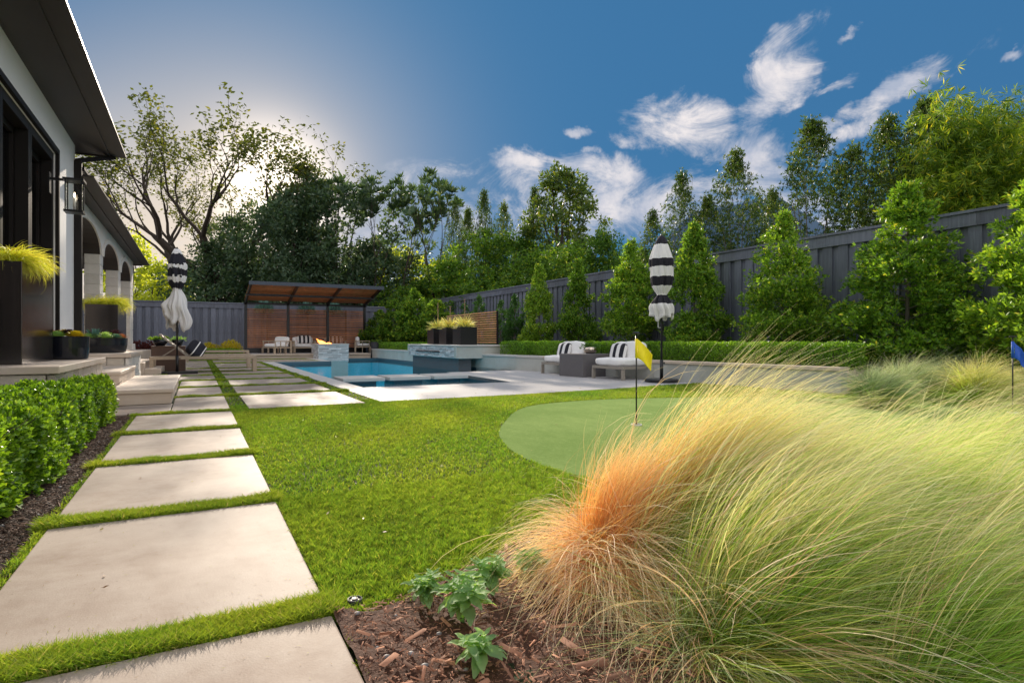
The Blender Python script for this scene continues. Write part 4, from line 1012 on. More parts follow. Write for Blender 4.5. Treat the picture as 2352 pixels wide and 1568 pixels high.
def dense(name, H, Rx, seed, lumps, per, L, W, lm, trunk=0.25, flat=0.8, low=0.12, top=0.4, sub=5, bark='bark', shape=1.0):
    """broad crown made of many lumps of sprays"""
    g = np.random.default_rng(seed)
    z = g.uniform(low, 1, lumps); a = g.uniform(0, 6.283, lumps)
    prof = np.sqrt(np.clip(1-((z-top)/np.where(z > top, 1-top, top-low+0.25))**2, 0.02, 1))**shape
    rr = Rx*prof*np.sqrt(g.uniform(0.03, 1.0, lumps))*(1+0.18*np.sin(3*a+seed))
    Cc = np.stack([rr*np.cos(a), rr*np.sin(a), z*H*0.93], 1)
    lr = g.uniform(0.11, 0.20, lumps)*Rx*1.3
    sc = sph(lumps*sub, g).reshape(lumps, sub, 3)*lr[:, None, None]*0.85
    C2 = (Cc[:, None]+sc).reshape(-1, 3); r2 = np.repeat(lr, sub)*g.uniform(0.35, 0.65, lumps*sub)
    V, F = clump_leaves(C2, r2, per, L, W, g, flat=flat)
    keep = V.reshape(-1, 4, 3)[:, :, 2].min(1) > 0.05; V = V.reshape(-1, 4, 3)[keep].reshape(-1, 3); F = np.arange(len(V)).reshape(-1, 4)
    crown = fast_mesh(name+'_crown', V, F); crown.materials.append(M[lm])
    tw = MB(); tw.tube([(0, 0, -0.2), (0.1, 0, H*.2), (-0.05, 0.1, H*.45), (0.05, 0, H*.75)], [H*.022, H*.017, H*.012, H*.004], 8)
    for q in range(0, lumps, max(1, lumps//16)):
        c = Cc[q]; s = H*g.uniform(.15, .45); tw.tube([(0, 0.03, s), (c[0]*.5, c[1]*.5, (s+c[2])/2), tuple(c)], [H*.009, H*.006, H*.002], 5, cap=False)
    tr = tw.mesh(name+'_trunk'); tr.materials.append(M[bark])
    return crown, tr
def branching(name, H, seed, lm, leafL, leafW, forks, levels=5, spread=0.55, per=9, trunkr=0.28, lean=(0, 0), ratio=0.74, tuft=False, first=0.28, upk=0.25, leafrad=0.32, skip=0.0):
    """open deciduous tree grown limb by limb, leaves only near the twigs"""
    g = random.Random(seed); gn = np.random.default_rng(seed); tw = MB(); tips = []; mids = []
    def grow(p, d, L, r, lv):
        pts = [p]; rad = [r]; q = p.copy(); dd = d.copy(); seg = 4 if lv > 1 else 3
        for k in range(seg):
            dd = (dd+Vector((g.gauss(0, .13), g.gauss(0, .13), g.gauss(0, .07)+0.04))).normalized()
            q = q+dd*(L/seg); pts.append(q.copy()); rad.append(r*(1-0.36*(k+1)/seg))
        tw.tube(pts, rad, 7 if lv > 3 else (5 if lv > 1 else 3), cap=False)
        if lv <= 2: mids.extend(pts[1:])
        if lv == 0: tips.append((pts[-1], dd)); return
        nf = forks[min(len(forks)-1, levels-lv)]
        a0 = g.uniform(0, 6.28)
        for k in range(nf):
            a = a0+k*6.283/nf+g.gauss(0, .4); s = spread*g.uniform(0.6, 1.35)
            u = dd.orthogonal().normalized(); v = dd.cross(u)
            nd = (dd*math.cos(s)+(u*math.cos(a)+v*math.sin(a))*math.sin(s)+Vector((0, 0, upk))).normalized()
            st = pts[-1] if k == 0 or g.random() < .6 else pts[-2]
            grow(st, nd, L*ratio*g.uniform(.8, 1.2), rad[-1]*(0.78 if nf < 3 else 0.66), lv-1)
    d0 = Vector((lean[0], lean[1], 1)).normalized()
    grow(Vector((0, 0, -0.2)), d0, H*first, trunkr, levels)
    tp = np.array([t[0] for t in tips]); td = np.array([t[1] for t in tips]); mp_ = np.array(mids)
    k = gn.random(len(tp)) > skip; tp = tp[k]; td = td[k]
    mp_ = mp_[gn.random(len(mp_)) < 0.75]
    if tuft:
        V, F = rosettes(tp, td*0.5+np.array([0, 0, .35]), leafL, leafW, per, gn, spread=1.6)
        V2, F2 = rosettes(np.repeat(tp, 3, 0)+gn.normal(size=(len(tp)*3, 3))*np.array([.45, .45, .3]), np.repeat(td, 3, 0), leafL*.7, leafW, per//2+2, gn, spread=1.8); V, F = join([(V, F), (V2, F2)])
    else:
        A = np.concatenate([tp, tp, mp_]); P = (A[:, None]+gn.normal(size=(len(A), per, 3))*leafrad*0.5).reshape(-1, 3)
        V, F = leaf_arrays(P, gn.normal(size=P.shape)+np.array([0, 0, -.2]), leafL*gn.uniform(.7, 1.2, len(P)), leafW, rg=gn)
    sc = H/max(V[:, 2].max(), 0.1); V = V*sc; crown = fast_mesh(name+'_crown', V, F); crown.materials.append(M[lm])
    tw.v = [(p[0]*sc, p[1]*sc, p[2]*sc) for p in tw.v]; tr = tw.mesh(name+'_trunk'); tr.materials.append(M['bark'])
    return crown, tr
def plant_tree(name, label, cat, meshes, loc, rot=0.0, scale=(1, 1, 1), group=None):
    t = thing(name, label, cat, loc, rot, group); t.scale = scale
    link('trunk', meshes[1], parent=t, smooth=True); link('crown', meshes[0], parent=t); return t
def atP(px, Z, z=0.0):
    t = (px-1176)/1353; return (Z*(FW.x+RT.x*t), Z*(FW.y+RT.y*t), z)
def hgt(py, Z): return 0.85+(780-py)/1353*Z

# conical hollies in front of the side fence
hol = [conical('holly', 3.3, 0.92, 401, 1000), conical('holly', 3.3, 0.90, 402, 1000), conical('holly', 3.3, 0.95, 403, 950)]
holn = [conical('holly', 3.3, 1.0, 404, 1250, L=.075, W=.030, zb=.05), conical('holly', 3.3, 1.0, 405, 1250, L=.075, W=.030)]
HT = [(18.6, 0, .74, 'conical evergreen tree left of the pair behind the left lounge chair'), (16.1, 1, .82, 'conical evergreen tree standing behind the left lounge chair and grey table'), (13.4, 2, .92, 'conical evergreen tree between the two lounge chairs and the striped umbrella'), (10.95, 0, .95, 'yellow topped evergreen tree directly behind the right striped umbrella')]
for (y, k, s, lab) in HT: plant_tree('evergreen_tree', lab, 'tree', hol[k], (11.1, y, .25), y*2.3, (s*(1, .9, 1.06, .95)[HT.index((y, k, s, lab))], s, (1.0, .96, 1.03, 1.05)[HT.index((y, k, s, lab))]), 'conical evergreens along the side fence')
for (x, y, k, s, sz, lab) in ((11.05, 8.35, 0, 1.0, 1.0, 'broad conical evergreen tree right of the striped umbrella'), (11.1, 5.9, 1, 1.2, 1.05, 'big evergreen tree with pale trunk showing, before the right end of the fence'), (10.9, 3.75, 0, 1.1, 1.1, 'large evergreen tree cut by the right edge of the picture')):
    plant_tree('evergreen_tree', lab, 'tree', holn[k], (x, y, .2 if y > 6 else .1), y*1.7, (s, s, sz), 'conical evergreens along the side fence')
dk = [conical('darkholly', 2.2, .75, 411, 260, leafmat_='l_hollydark'), conical('darkholly', 2.2, .8, 412, 240, leafmat_='l_hollydark')]
for q, (px, Z, top, lab) in enumerate(((1100, 25.5, 683, 'dark narrow shrub behind the black planters'), (1150, 24.5, 693, 'dark bushy shrub right of the cedar slat screen'), (1183, 23.3, 683, 'dark shrub between slat screen and the first conical tree'), (1068, 26.5, 700, 'dark shrub partly hidden behind the yellow yucca'))):
    x, y, _ = atP(px, Z); s = (hgt(top, Z)-.3)/2.2
    plant_tree('dark_shrub', lab, 'shrub', dk[q % 2], (min(x, 11.2), y, .3), q, (.85, .85, s), 'dark shrubs behind the water feature')
md = [conical('greenbush', 2.6, 1.15, 421, 420, leafmat_='l_mid', L=.12, W=.055), conical('greenbush', 2.6, 1.15, 422, 420, leafmat_='l_mid', L=.12, W=.055)]
for q, (px, Z, top, w_, lab) in enumerate(((905, 29.5, 690, 1.0, 'green bush at the right end of the pergola'), (952, 28.5, 668, 1.1, 'tall green bush left of the black planters'), (1000, 28.0, 690, 1.1, 'green bush rising right behind the yellow yucca planters'), (872, 31.0, 715, .9, 'low green bush touching the last pergola post'))):
    x, y, _ = atP(px, Z); s = (hgt(top, Z)-.3)/2.6
    plant_tree('green_bush', lab, 'bush', md[q % 2], (x, min(y, 31.2), .3), q*1.3, (w_, w_, s), 'green bushes in the back right corner')

# ---- trees beyond the fences
def T(nm, lab, cat, mesh, px, Z, rot, s=(1, 1, 1), grp='trees beyond the back fence'): return plant_tree(nm, lab, cat, mesh, atP(px, Z, -0.1), rot, s, grp)
oakA = branching('oak', 15.2, 31, 'l_oak', .19, .10, [3, 3, 2, 3, 3], levels=5, spread=.52, per=6, trunkr=.50, lean=(-.10, .02), ratio=.76, first=.30)
oakB = branching('oak', 15.0, 47, 'l_oak', .19, .10, [3, 3, 3, 2, 3], levels=5, spread=.50, per=6, trunkr=.50, lean=(.05, .02), ratio=.76, first=.27)
T('oak_tree', 'tall open tree with leaning trunk behind the left umbrella', 'tree', oakA, 405, 36, 0.3, (1.25, 1.25, 1.0))
T('oak_tree', 'tall open tree left of the sun with forked trunk', 'tree', oakB, 505, 37, 2.9, (1.45, 1.45, 1))
T('oak_tree', 'thin leafy tree rising above the dark trees right of the sun', 'tree', dense('suntree', 13.4, 1.9, 93, 46, 22, .22, .11, 'l_oak', top=.75, low=.45, shape=.8), 690, 39, .4, (1, 1, 1))
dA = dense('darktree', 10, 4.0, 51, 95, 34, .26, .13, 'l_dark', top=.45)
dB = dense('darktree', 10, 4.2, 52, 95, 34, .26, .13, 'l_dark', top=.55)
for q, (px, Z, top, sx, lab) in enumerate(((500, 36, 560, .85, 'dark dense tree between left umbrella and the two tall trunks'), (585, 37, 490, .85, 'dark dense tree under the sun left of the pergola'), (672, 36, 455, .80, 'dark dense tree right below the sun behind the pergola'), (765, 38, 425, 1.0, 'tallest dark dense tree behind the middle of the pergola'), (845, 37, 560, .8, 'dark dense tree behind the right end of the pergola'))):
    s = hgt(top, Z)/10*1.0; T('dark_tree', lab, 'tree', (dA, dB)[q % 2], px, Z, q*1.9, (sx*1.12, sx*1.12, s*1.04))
ch = branching('chinaberry', 11.6, 61, 'l_dark', .85, .20, [3, 3, 3], levels=3, spread=.55, per=13, trunkr=.16, ratio=.72, tuft=True, first=.45)
ch2 = branching('chinaberry', 11.6, 66, 'l_dark', .85, .20, [3, 2, 3], levels=3, spread=.6, per=13, trunkr=.16, ratio=.72, tuft=True, first=.42)
for q, (px, Z, top, lab) in enumerate(((800, 36, 385, 'umbrella crowned tree with feathery tufts above the pergola roof'), (868, 35.5, 400, 'second feathery tufted tree right of the pergola roof'), (925, 35, 372, 'feathery tufted tree with its topmost tuft standing alone'), (985, 34.5, 402, 'open feathery tree with bare limbs showing against the sky'))):
    T('tufted_tree', lab, 'tree', (ch, ch2)[q % 2], px, Z, q*2.1, (.78, .78, hgt(top, Z)/11.6), 'tufted trees against the sky')
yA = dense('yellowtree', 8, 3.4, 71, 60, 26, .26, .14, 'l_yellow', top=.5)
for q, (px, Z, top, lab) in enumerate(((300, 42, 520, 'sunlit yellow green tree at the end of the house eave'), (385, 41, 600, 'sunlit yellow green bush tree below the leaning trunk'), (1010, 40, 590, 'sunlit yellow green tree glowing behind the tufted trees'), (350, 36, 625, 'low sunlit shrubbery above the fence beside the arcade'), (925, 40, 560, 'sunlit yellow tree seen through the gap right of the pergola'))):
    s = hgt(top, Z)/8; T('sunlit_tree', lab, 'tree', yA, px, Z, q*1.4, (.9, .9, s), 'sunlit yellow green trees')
mA = dense('greentree', 8, 3.0, 81, 90, 32, .20, .10, 'l_mid', top=.5)
mB = dense('greentree', 8, 3.0, 82, 90, 32, .20, .10, 'l_mid', top=.6)
mC = dense('greentree', 8, 2.6, 83, 70, 26, .18, .09, 'l_laurel', top=.6, shape=.8)
GT = [(1035, 34, 590, 1.0, 0, 'spreading light green tree just right of the yellow glow'), (1105, 35, 520, 1.0, 1, 'green tree in the middle of the background mass'), (1190, 34, 530, .9, 0, 'green tree left of the tall dark topped tree'), (1140, 33, 610, 1.0, 1, 'lower green tree above the middle of the side fence'), (1240, 30, 560, .9, 0, 'green tree below the tall dark topped tree'), (1330, 28, 545, .85, 1, 'green tree right below the tall dark topped tree'), (1395, 27, 520, .6, 0, 'green tree left of the blue metal roof'), (1700, 20, 560, .50, 1, 'low green bush above the fence left of the third evergreen'), (1640, 22, 575, .5, 0, 'low green bush in front of the blue roof corner'), (960, 36, 640, .9, 0, 'low green tree behind the corner of the fences'), (890, 36.5, 640, .8, 1, 'low green tree behind the right pergola post'), (1480, 24, 560, .55, 0, 'green bush hiding the left foot of the blue metal roof'), (1790, 18.5, 535, .45, 0, 'green bush above the fence behind the broad evergreen'), (1930, 17, 540, .4, 1, 'green bush above the fence right of the broad evergreen')]
for q, (px, Z, top, sx, k, lab) in enumerate(GT): T('green_tree', lab, 'tree', (mA, mB)[k], px, Z, q*1.1, (sx, sx, hgt(top, Z)/8), 'green trees beyond the side fence')
T('tall_tree', 'tall dark topped tree standing above the green mass in the middle', 'tree', dense('talltree', 11, 2.5, 91, 90, 26, .22, .11, 'l_laurel', top=.62, low=.3, shape=.8), 1292, 33, .4, (.95, .95, hgt(362, 33)/11), None)
def laurel(seed, H, Rr, n, lm='l_laurel', L=.10, W=.036):
    """loose multi-stemmed evergreen, its stems bare below"""
    g = np.random.default_rng(seed); tw = MB(); cs = []
    for q in range(6):
        a = g.uniform(0, 6.28); e = (Rr*.45*math.cos(a), Rr*.45*math.sin(a), H*g.uniform(.6, .98)); tw.tube([(0, 0, -.1), (e[0]*.35, e[1]*.35, H*.35), e], [.035, .022, .005], 5, cap=False)
    m = n; z = g.uniform(.36, 1, m)**.9; a = g.uniform(0, 6.28, m)
    R_ = Rr*np.clip(1.05-((z-.5)/.52)**2*.75-np.maximum(z-.75, 0)*1.4, .10, 1)*(1+.25*np.sin(a*3+z*9)); r = R_*np.sqrt(g.uniform(.08, 1, m))
    keep = (np.sin(a*2+z*17+seed)+np.sin(a*3-z*29)+g.normal(0, .5, m)) > -.35
    Cn = np.stack([r*np.cos(a), r*np.sin(a), z*H], 1)[keep]
    for c in Cn[::6]: tw.tube([(c[0]*.3, c[1]*.3, max(c[2]-.5, .3)), tuple(c)], [.007, .002], 3, cap=False)
    P = (Cn[:, None]+g.normal(size=(len(Cn), 4, 3))*.10).reshape(-1, 3)
    V, F = rosettes(P, np.stack([P[:, 0], P[:, 1], np.full(len(P), Rr*.7)], 1)+g.normal(size=P.shape)*.5, L, W, 5, g, spread=1.1)
    c = fast_mesh('laurel_crown', V, F); c.materials.append(M[lm]); t_ = tw.mesh('laurel_trunk'); t_.materials.append(M['bark_pale']); return c, t_
lA = laurel(501, 6.5, 1.1, 800); lB = laurel(502, 6.5, 1.15, 850); lC = laurel(503, 6.5, 1.25, 950)
for q, (px, Z, top) in enumerate(((1045, 37, 455), (1112, 36, 437), (1075, 38, 480), (1158, 36, 465), (1228, 34, 430))):
    T('slim_tree', ['slim tree top beside the open tufted tree', 'slimmest tall tree top against the clouds in the middle', 'slim tree top between two taller slim tops', 'slim dark tree top left of the tall dark tree', 'slim tree top touching the tall dark tree'][q], 'tree', (lA, lB, lC)[q % 3], px, Z, q, (.8, .8, hgt(top, Z)/6.5), 'slim tree tops in the middle distance')
for q, (px, Z, top, sx, mm, lab) in enumerate(((1565, 19.5, 392, .72, lA, 'slender laurel tree above the right striped umbrella'), (1690, 18.0, 342, .85, lB, 'slender laurel tree with thin top right of the striped umbrella'), (1866, 16.2, 275, .95, lC, 'laurel tree with bare stems and a tuft at its very top'), (1960, 15.8, 330, .8, lA, 'loose laurel tree left of the tall yellow green mass'), (2040, 15.0, 262, .85, lB, 'laurel tree with see-through crown against the clouds'), (2125, 14.6, 225, .8, lC, 'tall laurel tree next to the bamboo'), (1775, 18.5, 430, .6, lA, 'half height laurel tree between two taller ones'), (1625, 19, 450, .7, lC, 'laurel tree in front of the blue metal roof'), (1500, 22, 480, .65, lB, 'small laurel tree at the left end of the blue roof'))):
    T('laurel_tree', lab, 'tree', mm, px, Z, q*1.7, (sx, sx, hgt(top, Z)/6.5), 'laurel trees behind the side fence')
def bamboo(seed, H, Rr, n):
    g = np.random.default_rng(seed); tw = MB(); P = []
    for q in range(14):
        a = g.uniform(0, 6.28); r = Rr*.5*math.sqrt(g.random()); x, y = r*math.cos(a), r*math.sin(a); hx, hy = Rr*.5*math.cos(a+g.normal(0, .4)), Rr*.5*math.sin(a); h = H*g.uniform(.75, 1)
        pts = [Vector((x+hx*t**3, y+hy*t**3, h*t-(.3*t**6))) for t in np.linspace(0, 1, 8)]; tw.tube(pts, [.02*(1-.8*k/7) for k in range(8)], 5, cap=False)
        for k in range(n//14):
            t = g.uniform(.25, 1); P.append([x+hx*t**3+g.normal(0, .28), y+hy*t**3+g.normal(0, .28), h*t+g.normal(0, .15)])
    P = np.array(P); V, F = rosettes(P, np.tile([0, 0, -.3], (len(P), 1))+g.normal(size=P.shape)*.8, .24, .032, 7, g, spread=1.2)
    c = fast_mesh('bamboo_crown', V, F); c.materials.append(M['l_bamboo']); t_ = tw.mesh('bamboo_trunk'); t_.materials.append(M['l_bamboo']); return c, t_
bA = bamboo(601, 7.0, 1.7, 3000); bB = bamboo(602, 7.0, 1.7, 3000)
for q, (px, Z, top, s, lab) in enumerate(((2200, 14.2, 215, .9, 'yellow green bamboo clump left of the far right roof'), (2290, 14.0, 165, .9, 'bamboo clump in front of the dark roof at the right edge'), (2370, 13.4, 190, .9, 'bamboo clump cut off by the right edge of the picture'), (2130, 15.5, 330, .8, 'lower bamboo clump between laurel trees'), (2250, 13.6, 330, .8, 'bamboo clump reaching just above the fence at right'))):
    T('bamboo', lab, 'bamboo', (bA, bB)[q % 2], px, Z, q*1.3, (s, s, hgt(top, Z)/7.0), 'bamboo behind the side fence')

# neighbouring houses beyond the fence
nb = thing('neighbour_house', 'neighbour house with blue grey standing seam metal roof behind the trees', 'house')
p0 = Vector(atP(1430, 30)); p1 = Vector(atP(1640, 26)); dv = (p1-p0).normalized(); nv = Vector((dv.y, -dv.x, 0)); nv = nv if nv.dot(FW) > 0 else -nv
z0, z1 = 3.6, 0.85+(780-492)/1353*32
def NP(l, t, z): q = p0+dv*l+nv*t; return (q.x, q.y, z)
Lh = (p1-p0).length+5
MB().add([NP(0.3, .4, -.1), NP(Lh-.3, .4, -.1), NP(Lh-.3, 8, -.1), NP(.3, 8, -.1), NP(.3, .4, z0), NP(Lh-.3, .4, z0), NP(Lh-.3, 8, z0), NP(.3, 8, z0)], [(0, 1, 5, 4), (1, 2, 6, 5), (2, 3, 7, 6), (3, 0, 4, 7)]).build('wall', M['house_grey'], nb)
rf = MB().add([NP(0, 0, z0), NP(Lh, 0, z0), NP(Lh-4.2, 4.2, z1), NP(1.2, 4.2, z1), NP(Lh, 8.4, z0), NP(0, 8.4, z0)], [(0, 1, 2, 3), (3, 2, 4, 5), (1, 4, 2), (0, 3, 5)]).build('roof', M['roof_metal'], nb)
for k in range(34):
    l = 0.15+k*(Lh-.3)/34; tt = 1.0
    if l > Lh-4.2: tt = (Lh-l)/4.2
    if l < 1.2: tt = l/1.2
    MB().bar(NP(l, .02, z0+.03), NP(l if l > 1.2 else l, 4.2*tt, z0+(z1-z0)*tt+.03), .035, .05).build('seam', M['roof_metal'], rf)
nb2 = thing('neighbour_house', 'dark roofed house mostly hidden by bamboo at the right edge', 'house')
q0 = Vector(atP(2420, 24)); MB().box(q0.x-1, q0.x+9, q0.y-7, q0.y+3.0, -.1, 9.0).build('wall', M['brick_wall'], nb2)
MB().add([(q0.x-1.6, q0.y-7.5, 8.9), (q0.x+9.6, q0.y-7.5, 8.9), (q0.x+9.6, q0.y+3.6, 8.9), (q0.x-1.6, q0.y+3.6, 8.9), (q0.x+4, q0.y-2, 12.6), (q0.x+5, q0.y-2, 12.6)], [(0, 1, 5, 4), (1, 2, 5), (2, 3, 4, 5), (3, 0, 4)]).build('roof', M['roof_dark'], nb2)
MB().box(*[v for v in (atP(2110, 22)[0]-.5, atP(2110, 22)[0]+.5, atP(2110, 22)[1]-.5, atP(2110, 22)[1]+.5, 0, hgt(395, 22))]).build('chimney', M['brick_wall'], nb2)

# ================================================================== HEDGES AND SMALL PLANTS
def box_leaves(name, x0, x1, y0, y1, z0, z1, n, L, Wd, mt, seed, wob=.05, core=True, parent=None, hump=0.0):
    """clipped hedge body: leaves over the faces of a lumpy box, plus a dark twiggy core"""
    g = np.random.default_rng(seed); A = [(y1-y0)*(z1-z0), (y1-y0)*(z1-z0), (x1-x0)*(z1-z0), (x1-x0)*(z1-z0), (x1-x0)*(y1-y0)*1.15]
    pr = np.array(A)/sum(A); f = g.choice(5, n, p=pr); u = g.random(n); v = g.random(n); P = np.empty((n, 3)); N = np.zeros((n, 3))
    for k in range(5):
        m = f == k
        if k < 2: P[m] = np.stack([np.full(m.sum(), (x0, x1)[k]), y0+(y1-y0)*u[m], z0+(z1-z0)*v[m]], 1); N[m] = ((-1, 1)[k], 0, 0)
        elif k < 4: P[m] = np.stack([x0+(x1-x0)*u[m], np.full(m.sum(), (y0, y1)[k-2]), z0+(z1-z0)*v[m]], 1); N[m] = (0, (-1, 1)[k-2], 0)
        else: P[m] = np.stack([x0+(x1-x0)*u[m], y0+(y1-y0)*v[m], np.full(m.sum(), z1)], 1); N[m] = (0, 0, 1)
    cx, cy, cz = (x0+x1)/2, (y0+y1)/2, (z0+z1)/2
    # round the edges, push in and out in small cushions
    q = np.stack([(P[:, 0]-cx)/((x1-x0)/2), (P[:, 1]-cy)/((y1-y0)/2), (P[:, 2]-cz)/((z1-z0)/2)], 1)
    ex = np.maximum(0, np.abs(q[:, 0])-.6)+0*q[:, 0]
    rr = np.maximum(0, np.abs(q[:, 0])-.55)**2+np.maximum(0, q[:, 2]-.45)**2+np.maximum(0, np.abs(q[:, 1])-.75)**2*(hump*4)
    shr = 1-0.35*np.maximum(0, rr-.16)
    P[:, 0] = cx+(P[:, 0]-cx)*shr; P[:, 1] = cy+(P[:, 1]-cy)*(shr if hump else 1); P[:, 2] = z0+(P[:, 2]-z0)*(1-.25*np.maximum(0, rr-.16))
    cz_ = np.array([mnoise.noise(Vector((p[0]*9+seed, p[1]*9, p[2]*9))) for p in P[::4]]); cz_ = np.repeat(cz_, 4)[:n] if False else np.interp(np.arange(n), np.arange(0, n, 4), cz_)
    w_ = np.sin(P[:, 0]*31+seed)*np.sin(P[:, 1]*27)*np.sin(P[:, 2]*29+1)+0.8*np.sin(P[:, 0]*11+P[:, 2]*13)*np.sin(P[:, 1]*9+seed)
    P += N*(wob*w_+g.normal(0, wob*.35, n)-np.abs(g.normal(0, wob*.5, n)))[:, None]
    d = N*0.9+g.normal(size=(n, 3))*0.6+np.array([0, 0, .45]); up = norm(N*1.0+g.normal(size=(n, 3))*0.55+np.array([0, 0, .3]))
    side = norm(np.cross(up, d)); dd = norm(d-up*0.5*np.sum(norm(d)*up, 1)[:, None])
    V, F = leaf_arrays(P, dd, L*g.uniform(.7, 1.2, n), Wd*g.uniform(.8, 1.2, n), up=up, rg=g)
    me = fast_mesh(name, V, F); me.materials.append(M[mt]); return me
def hedge_thing(name, label, cat, x0, x1, y0, y1, z0, z1, n, L, Wd, mt, seed, group=None, **k):
    t = thing(name, label, cat, ((x0+x1)/2, (y0+y1)/2, z0), 0, group)
    cx, cy = (x0+x1)/2, (y0+y1)/2
    me = box_leaves('foliage', x0-cx, x1-cx, y0-cy, y1-cy, 0.03, z1-z0, n, L, Wd, mt, seed, **k); link('foliage', me, parent=t)
    b = MB(); g = random.Random(seed)
    for q in range(int(26*(y1-y0))+10):
        px, py = g.uniform(x0+.12, x1-.12)-cx, g.uniform(y0+.1, y1-.1)-cy
        b.tube([(px, py, -.03), (px+g.gauss(0, .04), py+g.gauss(0, .05), (z1-z0)*.5), (px+g.gauss(0, .09), py+g.gauss(0, .09), (z1-z0)*.93)], [.006, .004, .002], 4, cap=False)
    b.build('stem', M['bark'], t)
    # inner leaves
    gg = np.random.default_rng(seed+1); m = n//3
    P = np.stack([gg.uniform(x0+.08, x1-.08, m)-cx, gg.uniform(y0+.08, y1-.08, m)-cy, gg.uniform(.04, (z1-z0)*.9, m)], 1)
    V, F = leaf_arrays(P, sph(m, gg), L*1.2, Wd*1.3, rg=gg); me = fast_mesh('inner_foliage', V, F); me.materials.append(M[mt]); link('inner_foliage', me, parent=t)
    return t
hb = [(2.0, 3.15, .46), (3.1, 4.1, .47), (4.05, 5.0, .455), (4.95, 6.3, .47), (6.25, 6.95, .46), (6.9, 7.72, .45)]
hl = ['glossy boxwood shrub nearest the camera at the left edge', 'second glossy boxwood shrub of the path hedge from the camera', 'third boxwood shrub of the path hedge with a dark gap before it', 'fourth boxwood shrub of the path hedge', 'boxwood shrub next to the end of the path hedge', 'last boxwood shrub of the path hedge by the limestone step']
for k, (y0, y1, z) in enumerate(hb):
    n = (30000, 26000, 20000, 22000, 9000, 11000)[k]
    hedge_thing('boxwood_shrub', hl[k], 'shrub', -1.42 if y0 < 6.8 else -1.10, -0.80+(.02, -.02, .03, 0, -.02, .01)[k], y0, y1, -0.03, z, n, (.034 if k < 2 else .030), .020, 'l_box', 700+k, 'boxwood hedge along the path', wob=.034, hump=1.0)
def wallx(y): return float(np.interp(y, [5.7, 9.6, 14.6, 16.5, 28], [8.9, 8.55, 7.96, 7.6, 7.5]))
ys = np.linspace(5.75, 15.9, 8)
for k in range(7):
    y0, y1 = ys[k], ys[k+1]; x = (wallx(y0)+wallx(y1))/2+.30
    o = hedge_thing('low_hedge', 'section of clipped hedge behind the low wall, '+['at the wall end by the ornamental grasses', 'between the wall end and the right umbrella', 'right of the striped umbrella pole', 'behind the right lounge chair', 'behind the grey side table', 'behind the left lounge chair', 'next to the water feature'][k], 'hedge',
        x-0.02, x+.50, y0-.02, y1+.02, .30, .80, 8500, .034, .016, 'l_hedge', 720+k, 'clipped hedge on the retaining wall', wob=.02)
for k, (y0, y1) in enumerate(((20.9, 24.4), (24.4, 28.2))):
    hedge_thing('low_hedge', ['far clipped hedge left of the black planters', 'farthest clipped hedge next to the back terrace'][k], 'hedge', 7.80, 8.35, y0, y1, .30, .72, 8000, .05, .025, 'l_hedge', 740+k, 'clipped hedge on the retaining wall', wob=.02)
hedge_thing('low_hedge', 'small dark clipped hedge below the golden shrubs at the back fence', 'hedge', -0.9, 1.9, 29.9, 30.5, 0.0, .42, 6000, .06, .03, 'l_hedge', 745, wob=.03)

def small_shrub(name, label, cat, pos, r, h, n, L, Wd, mt, seed, group=None, up=.6):
    g = np.random.default_rng(seed); t = thing(name, label, cat, pos, 0, group)
    d = sph(n, g); d[:, 2] = np.abs(d[:, 2]); P = d*np.array([r, r, h])*np.cbrt(g.uniform(.15, 1, n))[:, None]
    V, F = leaf_arrays(P, d+np.array([0, 0, up])+g.normal(size=(n, 3))*.4, L*g.uniform(.7, 1.2, n), Wd, rg=g)
    me = fast_mesh('foliage', V, F); me.materials.append(M[mt]); link('foliage', me, parent=t)
    b = MB()
    for q in range(7):
        a = q*.9; b.tube([(0, 0, -.02), (r*.5*math.cos(a), r*.5*math.sin(a), h*.7)], [.008, .003], 4, cap=False)
    b.build('stem', M['bark'], t); return t
for k, (px, lab) in enumerate(((481, 'golden yellow shrub left, in front of the back fence'), (530, 'golden yellow shrub right, nearest the pergola'))):
    x, y, _ = atP(px, 27.6); small_shrub('golden_shrub', lab, 'shrub', (x, y, .05), .55, .62+.12*k, 1400, .14, .03, 'l_gold', 760+k, 'golden shrubs at the back fence')
for k, (px, lab) in enumerate(((317, 'dark red shrub against the fence beside the arcade'), (342, 'dark red shrub behind the brown box table'))):
    x, y, _ = atP(px, 24.5); small_shrub('red_shrub', lab, 'shrub', (x, y, .05), .42, .75, 1000, .10, .045, 'l_red', 770+k, 'red shrubs at the back fence')
for k, x in enumerate((3.0, 5.0, 6.4)):
    small_shrub('espalier_top', ['blue green plant top above the left bay of the slat screen', 'blue green plant top above the middle bay of the slat screen', 'blue green plant top above the right bay of the slat screen'][k], 'plant', (x, 31.75, 2.15), .40, .55, 500, .22, .03, 'l_blue', 780+k, 'plant tops above the slat screen')

